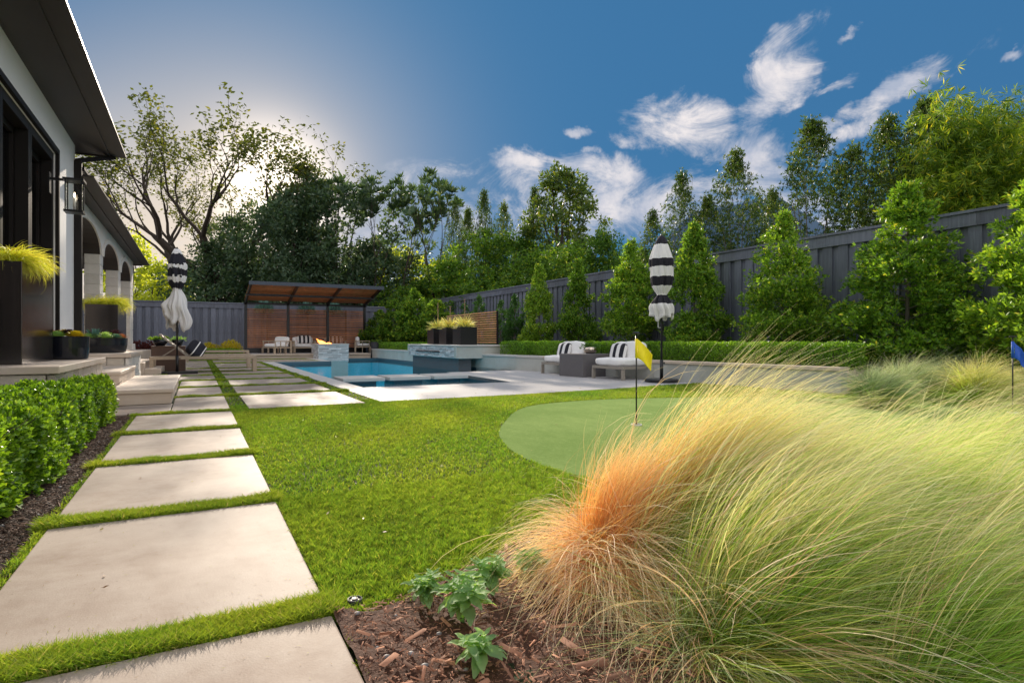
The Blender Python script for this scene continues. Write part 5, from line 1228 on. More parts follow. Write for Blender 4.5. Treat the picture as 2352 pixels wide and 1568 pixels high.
# young leafy plants in the mulch
def leaf_mesh(L, Wd, seed):
    g = random.Random(seed); vs = []; fs = []; n = 7
    for k in range(n+1):
        t = k/n; w_ = Wd*math.sin(math.pi*min(1, t*.93+.03))**.8*(1-.25*t); z = -.32*L*t*t+.05*L*math.sin(t*9)
        vs += [(L*t, -w_/2, z+.18*w_), (L*t, -w_*.25, z+.06*w_), (L*t, 0, z), (L*t, w_*.25, z+.06*w_), (L*t, w_/2, z+.18*w_)]
    for k in range(n):
        for j in range(4): a = k*5+j; fs.append((a, a+1, a+6, a+5))
    me = MB().add(vs, fs).mesh('leaf'); me.materials.append(M['l_plant']); me.polygons.foreach_set('use_smooth', [True]*len(me.polygons)); return me
LM = [leaf_mesh(.098, .048, 1), leaf_mesh(.080, .040, 2), leaf_mesh(.054, .026, 3)]
def young_plant(label, x, y, h, s, seed, dens=1):
    g = random.Random(seed); t = thing('young_plant', label, 'plant', (x, y, .01), 0, 'young leafy plants in the mulch')
    b = MB(); stems = []
    for q in range(dens*3):
        a = q*2.1+g.uniform(0, 1); l = g.uniform(.15, .5)*h if q else 0.02
        e = Vector((l*math.cos(a), l*math.sin(a), h*g.uniform(.7, 1.0))); stems.append(e); b.tube([(0, 0, -.02), (e.x*.4, e.y*.4, e.z*.5), e], [.0032, .0026, .0018], 6, cap=False)
    b.build('stem', M['l_plant'], t)
    for e in stems:
        nl = 4
        for lv in range(nl):
            f = .35+.65*(lv+1)/nl; base = Vector((e.x*f**1.3, e.y*f**1.3, e.z*f))
            for k in range(3 if lv < nl-1 else 4):
                a = lv*1.4+k*2.09+g.uniform(-.3, .3); me = LM[0 if lv < 2 else (1 if lv < 3 else 2)]
                o = bpy.data.objects.new('leaf', me); C.objects.link(o); o.parent = t; o.location = base; sc = s*.86*g.uniform(.75, 1.15); o.scale = (sc, sc*g.uniform(.9, 1.15), sc)
                o.rotation_euler = (g.uniform(-.3, .3), -(.1+.55*(lv/nl))+g.uniform(-.25, .35), a)
    return t
young_plant('young leafy plant at the back left of the five, against the lawn edge', 0.655, 1.80, .085, .72, 1, 2)
young_plant('largest young leafy plant in the middle of the mulch with a sunlit drooping leaf', 0.70, 1.62, .13, .9, 2, 2)
young_plant('young leafy plant behind the largest one', 0.87, 1.76, .11, .8, 3, 2)
young_plant('young leafy plant half under the straw of the orange grass', 1.04, 1.80, .11, .72, 4, 2)
young_plant('single broad leaved plant nearest the camera at the bottom of the mulch', 0.645, 1.375, .075, .80, 5, 1)
sp = thing('sprinkler_head', 'small round black sprinkler head sunk in the lawn corner beside the slab', 'sprinkler', (0.455, 1.93, 0))
MB().lathe([(.030, -.03), (.030, .012), (.024, .014), (.022, .008), (.012, .008), (.012, .014), (.004, .015)], 20).build('cap', M['round_table'], sp, smooth=False); sp.scale = (.8, .8, .8)

g = np.random.default_rng(91); n = 260
X = np.concatenate([g.uniform(-.55, .36, 14), g.uniform(.4, 5.5, 140), g.uniform(2.7, 8, 80)]); Y = np.concatenate([g.uniform(2, 7.7, 14), g.uniform(2.3, 7.9, 140), g.uniform(8.1, 10.4, 80)])
Zl = np.where((X > .4) & (Y < 8.0), .016, .004); k = ~inpoly(X, Y, BEDEDGE); X, Y, Zl = X[k], Y[k], Zl[k]; n = len(X); az = g.uniform(0, 6.28, n)
V, F = leaf_arrays(np.stack([X, Y, Zl], 1), np.stack([np.cos(az), np.sin(az), g.uniform(0, .3, n)], 1), g.uniform(.015, .034, n), g.uniform(.008, .015, n), up=norm(np.stack([g.normal(0, .3, n), g.normal(0, .3, n), np.ones(n)], 1)), rg=g)
me = fast_mesh('fallen_leaves', V, F, np.repeat(np.array([[.30, .18, .06], [.22, .12, .05], [.35, .32, .08]])[g.integers(0, 3, n)], 4, 0)); tag(link('fallen_leaves', me, M['grass'], kind='stuff'), 'small dry leaves blown over lawn, slabs and pool deck', 'fallen leaves')

# ================================================================== PLANTERS
def planter(label, x0, x1, y0, y1, z0, z1, m='planter', group=None, th=.012):
    t = thing('planter', label, 'planter', ((x0+x1)/2, (y0+y1)/2, z0), 0, group); a, b_ = (x1-x0)/2, (y1-y0)/2; h = z1-z0
    MB().box(-a, a, -b_, -b_+th, 0, h).box(-a, a, b_-th, b_, 0, h).box(-a, -a+th, -b_+th, b_-th, 0, h).box(a-th, a, -b_+th, b_-th, 0, h).box(-a+th, a-th, -b_+th, b_-th, 0, .02).build('shell', M[m], t, bevel=.003)
    MB().box(-a+th+.001, a-th-.001, -b_+th+.001, b_-th-.001, h-.12, h-.03).build('soil', M['soil'], t); return t
planter('big dark bronze metal planter at the left edge on the stone ledge', -1.845, -1.53, 7.48, 8.92, .602, 1.63)
sedge('lime green sedge overflowing the big planter at the left edge', (-1.70, 8.2), .09, .60, 1.60, .36, 2600, 801, wid=.008)
planter('second tall dark bronze planter behind the round pots', -2.00, -1.44, 14.72, 16.4, .602, 1.58)
sedge('lime green sedge spilling over the second tall planter', (-1.72, 15.5), .22, .7, 1.55, .42, 2600, 821, wid=.008)
def bowl(label, x, y, z, r, h, grp=None):
    t = thing('round_pot', label, 'pot', (x, y, z), 0, grp)
    MB().lathe([(r*.86, 0), (r*.93, .01), (r*.985, h*.5), (r, h-.012), (r+.004, h), (r-.02, h), (r-.03, h-.05), (.01, h-.045)], 48, close=True).build('shell', M['pot'], t, smooth=False)
    MB().lathe([(r-.032, h-.06), (r*.5, h-.02), (.005, h-.015)], 24).build('soil', M['soil'], t); return t
bowl('small black glazed round pot beside the big planter', -1.46, 9.30, .602, .25, .29)
bowl('wide black glazed round pot in front of the second planter', -1.62, 13.72, .602, .44, .28)
def rosette_plant(label, x, y, z, r, n, L, Wd, mt, seed, el=(20, 70), cat='succulent'):
    g = np.random.default_rng(seed); a = np.arange(n)*2.4; e = np.radians(np.linspace(el[0], el[1], n)); d = np.stack([np.cos(a)*np.cos(e), np.sin(a)*np.cos(e), np.sin(e)], 1)
    V, F = leaf_arrays(np.zeros((n, 3))+d*.01, d, L*np.linspace(1, .6, n), Wd, up=norm(np.stack([-np.cos(a)*np.sin(e), -np.sin(a)*np.sin(e), np.cos(e)], 1)), rg=g, fold=.15)
    me = fast_mesh(mt, V, F); me.materials.append(M[mt]); return tag(link('succulent', me, loc=(x, y, z)), label, cat)
for k, (x, y, z, n, L, Wd, mt, e, lab) in enumerate((
  (-1.72, 13.85, .86, 20, .34, .075, 'l_blue', (15, 80), 'big blue green agave in the wide round pot'),
  (-1.36, 13.62, .87, 40, .15, .05, 'l_blue', (10, 80), 'pale grey rosette succulent in the wide round pot'),
  (-1.30, 13.85, .87, 60, .14, .04, 'l_coral', (10, 85), 'coral red succulent at the right of the wide pot'),
  (-1.52, 13.55, .87, 60, .20, .05, 'l_plant', (10, 85), 'bright green succulent at the front of the wide pot'),
  (-1.42, 14.0, .88, 40, .26, .05, 'l_purple', (25, 85), 'dark purple leafy plant at the back of the wide pot'),
  (-1.80, 13.55, .87, 40, .16, .05, 'l_plant', (10, 85), 'green succulent at the left of the wide pot'),
  (-1.54, 9.22, .88, 70, .12, .05, 'l_plant', (5, 85), 'green succulent at the left of the small round pot'),
  (-1.35, 9.22, .88, 70, .13, .06, 'l_gold', (5, 80), 'yellow succulent at the right of the small round pot'),
  (-1.45, 9.38, .89, 60, .14, .05, 'l_purple', (15, 85), 'dark purple plant in the middle of the small round pot'),
  (-1.50, 9.45, .90, 40, .13, .05, 'l_gold', (5, 80), 'yellow green rosette at the back of the small round pot'),
  (-1.60, 9.38, .89, 40, .12, .05, 'l_coral', (15, 80), 'reddish leaved succulent at the far left of the small round pot'))):
    rosette_plant(lab, x, y, z, .1, n, L, Wd, mt, 840+k, e)

# ---- water feature
wf = thing('water_feature', 'stacked stone water feature box floating over a dark base in the pool', 'water feature')
MB().box(6.95, 7.36, 16.35, 20.6, -1.2, .29).build('base', M['dark_stone'], wf)
MB().box(6.84, 8.6, 16.16, 20.7, .285, .64).build('box', M['retaining'], wf, bevel=.006)
MB().box(6.80, 8.6, 16.12, 20.74, .643, .69).build('cap_stone', M['coping'], wf, bevel=.008)
lv = MB(); g = random.Random(3); z = .30
while z < .63:
    h = g.uniform(.018, .032); y = 16.34
    while y < 20.58:
        l = g.uniform(.12, .42); lv.box(6.838-g.uniform(.004, .035), 6.838, y+.002, min(y+l, 20.6)-.002, z+.001, min(z+h, .635)-.001); y += l
    z += h
lv.build('ledger_stone', M['ledger'], wf, kind='stuff')
MB().box(6.775, 6.836, 17.6, 19.8, .452, .478).build('water_spout', M['black'], wf)
MB().box(6.79, 6.838, 16.16, 16.335, .30, .64).build('edge_stone', M['retaining'], wf); MB().box(6.79, 6.838, 20.6, 20.7, .30, .64).build('edge_stone', M['retaining'], wf)
for k, (y0, y1, lab) in enumerate(((16.9, 17.56, 'right black square planter with yucca on the water feature'), (18.1, 18.76, 'middle black square planter with yucca on the water feature'), (19.27, 19.9, 'left black square planter with yucca on the water feature'))):
    planter(lab, 7.25, 7.81, y0, y1, .692, 1.25, 'black', 'black planters on the water feature')
    yc = (y0+y1)/2
    t = thing('yucca', ['variegated yellow yucca with tall flower stalk in the right black planter', 'variegated yellow yucca in the middle black planter', 'variegated yellow yucca with tall stalk in the left black planter'][k], 'plant', (7.53, yc, 1.2), 0, 'yuccas in the black planters')
    V, F, c = ribbon_blades(150, (0, 0, 0), .03, .52, (42, 24), 22, 0, 4, (1, 0), 0, .030, 5, ((.55, .58, .10), (.90, .82, .22), (.95, .88, .36), .2), 860+k, taper=.95)
    link('leaves', fast_mesh('yucca_leaves', V, F, c), M['feather'], t)
    V, F, c = ribbon_blades(220, (0, 0, 0), .12, .26, (35, 25), 60, 0, 4, (1, 0), 0, .016, 4, ((.05, .13, .05), (.10, .22, .08), (.16, .28, .12), .2), 870+k)
    link('ground_leaves', fast_mesh('yucca_under', V, F, c), M['feather'], t)
    sh = (.95, .78, .95)[k]; b = MB().tube([(0, 0, .1), (.01, 0, sh*.5), (-.01, .01, sh)], [.012, .009, .004], 6)
    for q in range(24): zz = sh*(.55+.45*q/24); a = q*2.4; b.tube([(0, 0, zz), (.035*math.cos(a), .035*math.sin(a), zz+.02)], [.008, .003], 4)
    b.build('flower_stalk', mat('stalk', (.42, .26, .16), .8) if k == 0 else bpy.data.materials['stalk'], t)
scr = thing('slat_screen', 'cedar horizontal slat screen standing behind the black planters', 'screen')
for k in range(14):
    zz = .74+k*.0775; MB().box(8.68, 8.72, 17.35, 21.6, zz, zz+.042).build('slat', M['cedar_light'], scr)
for y in (17.38, 18.8, 20.2, 21.55): MB().box(8.722, 8.79, y-.03, y+.03, .2, 1.80).build('post', M['black'], scr)

# ================================================================== PERGOLA
pg = thing('pergola', 'black steel pergola with sloping cedar roof and three slatted bays', 'pergola')
PX = [2.12, 4.06, 5.98, 7.88]
ZP = 2.68; YP, YF, ZF = 31.3, 28.0, 3.31
for x in PX:
    MB().box(x-.06, x+.06, YP-.06, YP+.06, 0, ZP).build('post', M['black'], pg)
    MB().bar((x, YP+.1, ZP-.03), (x, YF, ZF), .08, .14).build('rafter', M['black'], pg)
for (y, nm) in ((YP-.02, 'beam'), ((YP+YF)/2, 'beam')):
    zz = ZP+(YP-y)/(YP-YF)*(ZF-ZP)-.06; MB().box(PX[0]-.1, PX[-1]+.1, y-.04, y+.04, zz-.05, zz+.05).build('beam', M['black'], pg)
MB().box(PX[0]-.1, PX[-1]+.1, YF-.09, YF-.02, ZF-.06, ZF+.10).build('front_beam', mat('blue_steel', (.05, .065, .09), .35, metal=.2), pg)
npk = 22
for k in range(npk):
    t0, t1 = k/npk, (k+1)/npk; y0, y1 = YP+(YF-YP)*t0, YP+(YF-YP)*t1; z0, z1 = ZP+(ZF-ZP)*t0+.09, ZP+(ZF-ZP)*t1+.09
    MB().bar((PX[0]-.06, (y0+y1)/2, (z0+z1)/2), (PX[-1]+.06, (y0+y1)/2, (z0+z1)/2), (YP-YF)/npk*1.0-.006, .02, up=(0, .19, 1)).build('roof_plank', M['cedar'], pg)
for k in range(3):
    for q in range(21):
        zz = .46+q*.0925; MB().box(PX[k]+.065, PX[k+1]-.065, YP-.01, YP+.03, zz, zz+.046).build('slat', M['cedar'], pg)
    MB().box(PX[k]+.065, PX[k+1]-.065, YP-.02, YP+.06, .10, .44).build('kick_panel', M['black'], pg)
    MB().box((PX[k]+PX[k+1])/2-.03, (PX[k]+PX[k+1])/2+.03, YP+.047, YP+.10, .4, 2.4).build('batten', M['black'], pg)

# ================================================================== FURNITURE
def pad(name, hx, hy, hz, m, parent, loc, rot=(0, 0, 0), puff=.25, n=12, seed=0):
    """soft cushion: rounded box with a slight crown"""
    g = random.Random(seed); bm = bmesh.new(); bmesh.ops.create_cube(bm, size=2); bmesh.ops.subdivide_edges(bm, edges=bm.edges[:], cuts=7, use_grid_fill=True)
    for v in bm.verts:
        x, y, z = v.co; p = 5.0
        r = (abs(x)**p+abs(y)**p+abs(z)**p)**(1/p); m_ = max(abs(x), abs(y), abs(z)); k = m_/r; x, y, z = x*k, y*k, z*k
        cz = 1+puff*(1-x*x)*(1-y*y)*.6; w_ = .02*mnoise.noise(Vector((x*2+seed, y*2, z)))
        v.co = Vector((x*hx, y*hy, z*hz*cz+w_))
    me = bpy.data.meshes.new(name); bm.to_mesh(me); bm.free(); o = link(name, me, m, parent, smooth=True, loc=loc); o.rotation_euler = rot; return o
def lounge(label, loc, rotz, w_=1.0, d=.78, back=True, frame='teak_grey', pillow=True, arms=False, group=None, open_back=False):
    """armless lounge chair, front towards -y before turning"""
    t = thing('lounge_chair', label, 'lounge chair', loc, rotz, group); a = w_/2; b_ = d/2; m = M[frame]
    for (x, y, nm, h) in ((-a+.03, -b_+.025, 'leg', .22), (a-.03, -b_+.025, 'leg', .22), (-a+.03, b_-.025, 'rear_leg', .62), (a-.03, b_-.025, 'rear_leg', .62)):
        MB().box(x-.022, x+.022, y-.04, y+.04, 0, h if nm == 'leg' else (h if back else .22)).build(nm, m, t, bevel=.003)
    MB().box(-a, a, -b_, -b_+.03, .225, .285).box(-a, a, b_-.03, b_, .225, .285).box(-a, -a+.03, -b_+.03, b_-.03, .225, .285).box(a-.03, a, -b_+.03, b_-.03, .225, .285).build('seat_frame', m, t, bevel=.003)
    pad('seat_cushion', a*.99, b_*.99, .085, M['cushion'], t, (0, -.01, .37), puff=.12, seed=1)
    MB().box(-a+.055, a-.055, b_-.045, b_-.02, .50, .53).box(-a+.055, a-.055, b_-.045, b_-.02, .585, .615).build('back_rail', m, t)
    pad('back_cushion', a*.96, .09, .20, M['cushion'], t, (0, b_-.15, .60), (R(-8), 0, 0), puff=.1, seed=2)
    if arms:
        for s in (-1, 1):
            MB().box(s*(a-.0)-.02, s*a+.02, -b_, b_, .56, .60).build('armrest', m, t, bevel=.004)
            for q in range(3): MB().box(s*a-.018, s*a+.018, -b_+q*.2, -b_+q*.2+.03, .0, .56).build('arm_post', m, t)
    return t
def pillow(label, loc, rot, hx=.25, hz=.20, mt='stripe_pillow', grp=None):
    o = pad('striped_pillow', hx, .065, hz, M[mt], None, loc, rot, puff=0, seed=5)
    for v in o.data.vertices:  # pinch towards the seams
        x, y, z = v.co; f = max(0, 1-(x/hx)**4)*max(0, 1-(z/hz)**4); v.co.y = y*(.25+1.05*f**.5)
    return tag(o, label, 'pillow', grp)
# right pair: they face the pool (-x), slightly turned
def pair(y, yaw, lab, k):
    c = Vector((8.18, y, 0.002)); rz = R(-90)+yaw
    t = lounge(lab, c, rz, 1.0, .80, group='white lounge chairs by the pool')
    q = Matrix.Rotation(rz, 3, 'Z')
    p = c+q@Vector((-.20, .10, .58))
    pillow(['black and white striped pillow on the left poolside lounge chair', 'black and white striped pillow on the right poolside lounge chair'][k], p, (R(-16), 0, rz), .25, .19)
pair(12.40, R(4), 'white cushioned lounge chair farther away, left of the grey table', 0)
pair(10.22, R(4), 'white cushioned lounge chair nearer, beside the striped umbrella', 1)
gt = thing('side_table', 'grey concrete cube side table between the two poolside lounge chairs', 'side table', (8.10, 11.42, 0.002), R(6))
MB().box(-.46, .46, -.42, .42, .44, .52).box(-.46, -.36, -.42, .42, 0, .44).box(.36, .46, -.42, .42, 0, .44).box(-.36, .36, .36, .42, 0, .44).box(-.36,.36,-.42,-.36,0,.44).build('body', M['grey_table'], gt, bevel=.004)
pt = thing('silver_pot', 'round silver pot with a green plant on the grey side table', 'plant pot', (8.25, 11.45, .524))
MB().lathe([(.09, 0), (.14, .03), (.165, .09), (.15, .15), (.145, .15), (.14, .13), (.02, .13)], 28).build('pot', M['silver'], pt, smooth=True)
V, F = rosettes(np.random.default_rng(3).normal(size=(40, 3))*np.array([.07, .07, .03])+np.array([0, 0, .17]), sph(40)+np.array([0, 0, .6]), .07, .03, 6); me = fast_mesh('pot_plant', V, F); me.materials.append(M['l_hollydark']); link('plant', me, parent=pt)

# lounge furniture round the fire pit (on the terrace, z = .2)
ZT = .2
so = thing('sofa', 'teak framed outdoor sofa left of the fire pit, its back to the camera', 'sofa', (3.35, 29.75, ZT), R(-78))
def sofa(t, w_, posts):
    a = w_/2
    for x in np.linspace(-a, a, 3):
        for y in (-.38, .36): MB().box(x-.03, x+.03, y-.03, y+.03, 0, .62 if y > 0 else .3).build('leg', M['teak'], t)
    MB().box(-a, a, -.38, .38, .26, .31).build('seat_frame', M['teak'], t)
    MB().box(-a, a, .34, .37, .58, .62).box(-a, a, .34, .37, .42, .45).build('back_rail', M['teak'], t)
    pad('seat_cushion', a*.97, .36, .08, M['cushion'], t, (0, -.02, .39), puff=.1); pad('back_cushion', a*.97, .10, .19, M['cushion'], t, (0, .24, .60), (R(-6), 0, 0), puff=.1)
    for s in (-1, 1):
        MB().box(s*a-.03, s*a+.03, -.38, .38, .56, .60).build('armrest', M['teak'], t)
        for q in range(posts): MB().box(s*a-.02, s*a+.02, -.36+q*.72/posts, -.33+q*.72/posts, 0, .56).build('arm_post', M['teak'], t)
sofa(so, 1.7, 3)
for k, (px, Z, rz, lab) in enumerate(((697, 29.5, 4, 'teak lounge chair with striped pillow left of the fire pit flame'), (768, 30.6, 0, 'teak lounge chair with striped pillow behind the fire pit'))):
    x, y, _ = atP(px, Z); t = lounge(lab, (x, y, ZT), R(rz), 1.02, .75, frame='teak', arms=True, group='white lounge chairs round the fire pit')
    pillow(['striped pillow on the terrace chair left of the flame', 'striped pillow on the terrace chair behind the fire pit'][k], (x+.05, y+.08, ZT+.66), (R(-10), 0, R(rz)), .36, .19)
x, y, _ = atP(832, 30.6); t = thing('sofa', 'white cushioned outdoor sofa right of the fire pit, turned sideways', 'sofa', (x, y, ZT), R(78)); sofa(t, 1.5, 2)
rt = thing('round_side_table', 'dark grey drum side table beside the right terrace sofa', 'side table', (atP(864, 29.0)[0], atP(864, 29.0)[1], ZT))
MB().lathe([(.24, 0), (.245, .02), (.245, .52), (.23, .54)], 32).build('drum', M['round_table'], rt)
gl = thing('glass_vase', 'small glass vase with sprig on the dark drum table', 'vase', (rt.location.x, rt.location.y, ZT+.541)); MB().lathe([(.03, 0), (.045, .04), (.03, .09)], 14).build('glass', M['lantern_glass'], gl, smooth=True)
V, F = rosettes(np.array([[0, 0, .1], [.05, 0, .14]]), np.array([[0, 0, 1.], [.3, 0, 1]]), .1, .03, 7); me = fast_mesh('sprig', V, F); me.materials.append(M['l_mid']); link('sprig', me, parent=gl)
# fire pit
fp = thing('fire_pit', 'square fire pit clad in stacked white grey ledger stone at the pool end', 'fire pit')
FX0, FX1, FY0, FY1, FZ = 4.77, 6.10, 27.05, 28.85, .67
MB().box(FX0+.03, FX1-.03, FY0+.03, FY1-.03, -.9, FZ-.05).build('core', M['retaining'], fp)
MB().box(FX0-.02, FX1+.02, FY0-.02, FY0+.35, FZ-.048, FZ).box(FX0-.02, FX1+.02, FY1-.35, FY1+.02, FZ-.048, FZ).box(FX0-.02, FX0+.35, FY0+.352, FY1-.352, FZ-.048, FZ).box(FX1-.35, FX1+.02, FY0+.352, FY1-.352, FZ-.048, FZ).build('cap_stone', M['coping'], fp)
lv = MB(); z = -.12
while z < FZ-.05:
    h = g.uniform(.03, .06); zt = min(z+h, FZ-.052)
    x = FX0
    while x < FX1-.01:
        l = min(g.uniform(.15, .5), FX1-x); lv.box(x+.003, x+l-.003, FY0+.03-g.uniform(.005, .04), FY0+.03, z+.001, zt-.001); x += l
    y = FY0
    while y < FY1-.01:
        l = min(g.uniform(.15, .5), FY1-y); lv.box(FX0+.03-g.uniform(.005, .04), FX0+.03, y+.003, y+l-.003, z+.001, zt-.001); y += l
    z += h
lv.build('ledger_stone', M['ledger'], fp, kind='stuff')
fl = MB(); gg = random.Random(8)
for q in range(8):
    x, y = FX0+.22+gg.uniform(0, .5), (FY0+FY1)/2+gg.uniform(-.15, .15); hh_ = gg.uniform(.05, .10) if x > FX0+.45 else gg.uniform(.12, .26)
    fl.tube([(x, y, FZ-.05), (x-.03, y, FZ-.03+hh_*.35), (x-.09-.2*hh_, y, FZ-.03+hh_*.75), (x-.16-.3*hh_, y, FZ-.03+hh_)], [.03, .045, .022, .002], 7)
tag(fl.build('flame', M['flame'], smooth=True), 'orange gas flames blown left over the fire pit', 'fire')

# chaise longues on the left
def chaise(label, x0, x1, y0, y1, rot, raised, grp):
    t = thing('chaise_longue', label, 'sun lounger', ((x0+x1)/2, (y0+y1)/2, .002), rot, grp); a = (x1-x0)/2; b_ = (y1-y0)/2; zt = .42
    MB().box(-a, a, -b_, -b_+.06, zt-.075, zt).box(-a, a, b_-.06, b_, zt-.075, zt).box(-a, -a+.06, -b_+.06, b_-.06, zt-.075, zt).box(a-.06, a, -b_+.06, b_-.06, zt-.075, zt).build('frame', M['teak'], t, bevel=.004)
    for sx in (-1, 1):
        for sy in (-1, 0, 1):
            if sy == 0: continue
            MB().box(sx*(a-.045)-.045, sx*(a-.045)+.045, sy*(b_-.03)-.03, sy*(b_-.03)+.03, 0, zt-.077).build('leg', M['teak'], t, bevel=.004)
    n = 16; hinge = -a+.86 if raised else -a+.06
    for k in range(n):
        x = hinge+(a-.08-hinge)*(k+.5)/n; MB().box(x-.036, x+.036, -b_+.062, b_-.062, zt-.03, zt-.008).build('slat', M['teak'], t)
    if raised:
        h = Vector((hinge, 0, zt-.01)); e = Vector((hinge-.66, 0, zt+.56))
        for s in (-1, 1):
            o_ = Vector((0, s*(b_-.10), 0)); MB().bar(h+o_, e+o_, .03, .04).build('backrest_rail', M['teak_grey'], t)
            MB().bar(Vector((hinge-.62, s*(b_-.12), zt-.01)), h.lerp(e, .42)+Vector((0, s*(b_-.12), 0)), .02, .02).build('strut', M['teak_grey'], t)
        for k in range(6):
            p = h.lerp(e, (k+.5)/6); MB().bar(p+Vector((0, -b_+.115, 0)), p+Vector((0, b_-.115, 0)), .05, .014, up=(e-h).normalized().cross(Vector((0, 1, 0)))).build('back_slat', M['teak_grey'], t)
    return t
chaise('teak chaise longue with raised slatted back beside the left umbrella', -1.02, 1.44, 17.15, 17.9, R(-1.5), True, 'teak chaise longues on the far slabs')
chaise('teak chaise longue standing behind the first one', -0.96, 1.46, 19.4, 20.1, R(-1.5), False, 'teak chaise longues on the far slabs')
chaise('farthest teak chaise longue near the golden shrubs', -0.35, 1.9, 26.0, 26.7, R(-1.5), False, 'teak chaise longues on the far slabs')
bo = pad('round_pillow', .21, .10, .20, stripemat('stripe_round', 0, .20, .10, .86), None, (.0, 17.5, .60), (R(-30), R(38), R(10)), puff=.3, seed=9)
tag(bo, 'round black pillow with white stripes lying on the first chaise longue', 'pillow')
bxt = thing('brown_cabinet', 'brown box table carrying black bowls behind the first chaise longue', 'box table', (-.66, 18.75, 0))
MB().box(-.40, .40, -.36, .36, 0, .66).build('body', M['brown_box'], bxt, bevel=.006)
MB().box(-.41, .41, -.37, .37, .662, .68).build('top', M['brown_box'], bxt)
for k, (x, lab, r) in enumerate(((-.86, 'left black bowl with plants on the brown box table', .20), (-.45, 'right black bowl with plants on the brown box table', .15))):
    t = thing('plant_bowl', lab, 'bowl', (x, 18.7, .682), 0, 'black bowls on the brown box table')
    MB().lathe([(r*.55, 0), (r*.8, .06), (r, .17), (r-.012, .17), (r*.7, .12), (.01, .12)], 24).build('bowl', M['pot'], t, smooth=True)
    gq = np.random.default_rng(k); V, F = rosettes(gq.normal(size=(30, 3))*np.array([r*.5, r*.5, .02])+np.array([0, 0, .17]), sph(30, gq)+np.array([0, 0, 1]), .10, .03, 6, gq); me = fast_mesh('bowl_plants', V, F); me.materials.append(M['l_mid'] if k == 0 else M['l_plant']); link('plants', me, parent=t)

# ================================================================== UMBRELLAS
def umbrella(label, loc, ztop, ztie, zhem, rmax, seed, mt, ragged, base, rh, tiew=.07):
    t = thing('umbrella', label, 'umbrella', loc, 0); g = random.Random(seed)
    if base == 'round': MB().lathe([(.335, 0), (.335, .045), (.32, .06), (.04, .062)], 40).build('base', M['black'], t, bevel=0)
    else: MB().box(-.46, .46, -.24, .24, 0, .055).build('base', M['black'], t, bevel=.008)
    MB().tube([(0, 0, .05), (0, 0, .45)], .034, 14).build('sleeve', M['black'], t, smooth=True)
    MB().tube([(0, 0, .06), (0, 0, ztop-.05)], .021, 12).build('pole', M['black'], t, smooth=True)
    MB().tube([(.034, 0, .38), (.075, 0, .38)], [.008, .02], 10).build('knob', M['black'], t)
    MB().box(-.032, .032, -.04, .04, 1.02, 1.16).build('crank_box', M['black'], t, bevel=.008)
    MB().tube([(-.03, 0, 1.09), (-.09, 0, 1.09), (-.09, 0, 1.2), (-.13, 0, 1.24)], .008, 6).build('crank_handle', M['white'], t)
    MB().lathe([(.028, ztop-.04), (.035, ztop-.02), (.012, ztop+.02), (.006, ztop+.03)], 14).build('finial', M['black'], t, smooth=True)
    N = 96; prof = []; K = 34
    ph = [g.uniform(0, 6.28) for _ in range(8)]
    for k in range(K):
        f = k/(K-1); z = ztop-.03+(zhem-ztop+.03)*f
        u = (ztop-z)/(ztop-ztie)
        if u < 1: r = .035+(rmax-.035)*min(1, u/.42)**.75*(1-max(0, (u-.72)/.28)**2*(1-tiew/rmax))
        else: r = tiew+(rh-tiew)*min(1, ((u-1)*(ztop-ztie)/max(.05, ztie-zhem))/.55)**.8
        prof.append((r, z))
    def fn(r, z, a, k):
        u = (ztop-z)/(ztop-ztie); amp = .14+.36*min(1, max(0, u))
        fold = (.6*abs(math.sin(a*4+ph[0]+.25*math.sin(z*3+ph[1])))+.4*abs(math.sin(a*7+ph[1]+z*.8)))**.8
        w2 = .05*math.sin(a*3+ph[2]+z*4)+.04*math.sin(a*11+z*8+ph[3])
        if u > 1.02: amp = .55; w2 *= 1.8
        return max(.026, r*(1-amp*(1-fold)+w2))
    b = MB(); b.lathe(prof, N, fn=fn, close=False)
    # ragged lower hem
    vs = b.v
    for q in range(len(vs)):
        k = q//N; j = q % N; x, y, z = vs[q]; u = max(0, (ztie-z)/max(.05, ztie-zhem))
        a = 2*math.pi*j/N; dz = ragged*(math.sin(a*2+ph[4])*.5+math.sin(a*5+ph[5])*.35+math.sin(a*9+ph[6])*.15)
        sw = .05*u*math.sin(z*11+ph[7])
        vs[q] = (x+sw, y, z+dz*u**1.5)
    c = b.build('canopy', mt, t, smooth=True)
    so_ = c.modifiers.new('thick', 'SOLIDIFY'); so_.thickness = .004
    MB().lathe([(tiew+.012, ztie-.018), (tiew+.018, ztie), (tiew+.012, ztie+.018)], 20, close=False).build('tie_strap', M['cushion'], t, smooth=True)
    return t
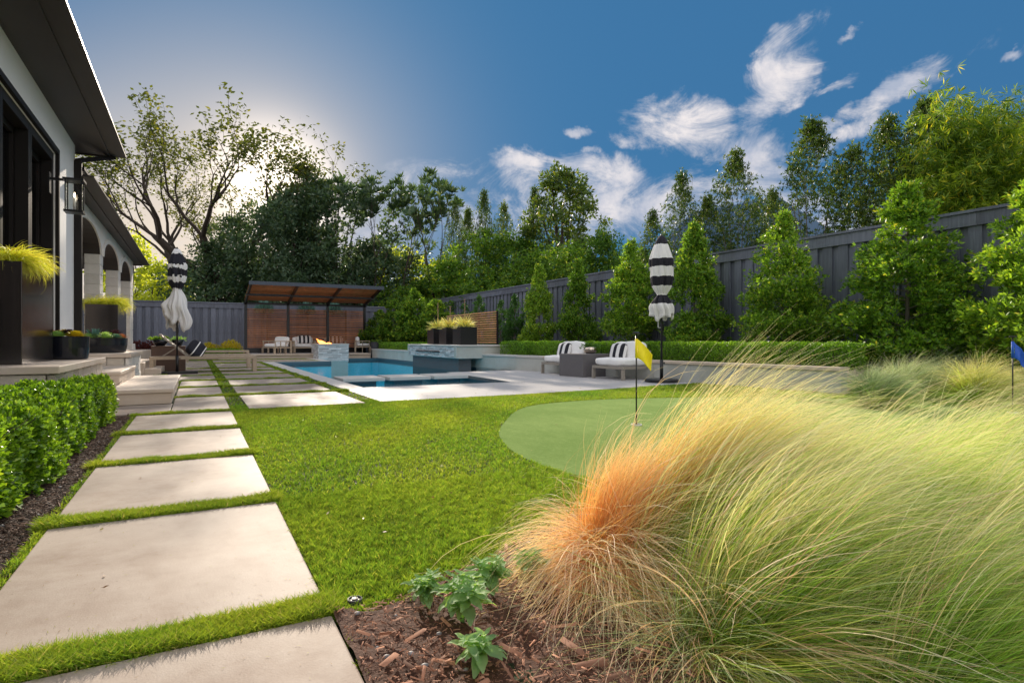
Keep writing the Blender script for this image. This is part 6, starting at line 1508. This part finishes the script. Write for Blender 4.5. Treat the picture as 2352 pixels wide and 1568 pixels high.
umbrella('closed black and white striped umbrella on a round base beside the right lounge chair', (8.25, 9.02, .001), 2.95, 1.76, 1.30, .235, 3, M['stripe_umb'], .10, 'round', .24)
umbrella('closed striped umbrella with loose white skirt on a flat base beside the chaise longues', (-.42, 16.95, .001), 3.14, 2.12, 1.24, .215, 12, bandmat('striped_and_white', [(2.74, 2.98), (2.44, 2.62), (2.12, 2.30)], .22), .26, 'flat', .30)

# ================================================================== PUTTING FLAGS
def golf_flag(label, x, y, h, mt, pts, grp='putting green flags', rot=0):
    t = thing('golf_flag', label, 'flag', (x, y, 0), rot, grp)
    MB().tube([(0, 0, -.05), (0, 0, h)], .0075, 10).build('pole', M['black'], t, smooth=True)
    MB().lathe([(.012, h), (.036, h+.006), (.036, h+.018), (.015, h+.024)], 18).build('knob', M['black'], t)
    MB().lathe([(.054, -.03), (.054, .003), (.046, .003), (.046, -.03)], 28, close=False).build('cup', M['white'], t)
    # cloth: a limp pennant with folds, hung from a sleeve
    nx, nz = 16, 14; vs = []; fs = []
    H = .19
    for j in range(nz+1):
        for i in range(nx+1):
            u = i/nx; v = j/nz
            x_ = .012+.15*u*(1-.10*v); z = h-.05-H*v-(.155*u**1.25)*(1-.25*v)-.0*u
            if u > .4: z -= .03*(u-.4)*v
            yy = .018*math.sin(u*9+v*2)*u+.012*math.sin(u*4-v*3)
            vs.append((x_, yy, z))
    for j in range(nz):
        for i in range(nx): a0 = j*(nx+1)+i; fs.append((a0, a0+1, a0+nx+2, a0+nx+1))
    o = MB().add(vs, fs).build('flag_cloth', M[mt], t, smooth=True); s_ = o.modifiers.new('t', 'SOLIDIFY'); s_.thickness = .0015
    MB().tube([(0, 0, h-.24), (0, 0, h-.045)], .0135, 12).build('sleeve', M[mt], t, smooth=True)
    return t
golf_flag('yellow flag on a black pole in the putting green hole', 3.91, 4.64, .905, 'yellow', None, rot=-YAW)
fb = golf_flag('blue flag on a black pole at the right edge of the picture', 8.43, 3.31, .875, 'blue', None, rot=-YAW)
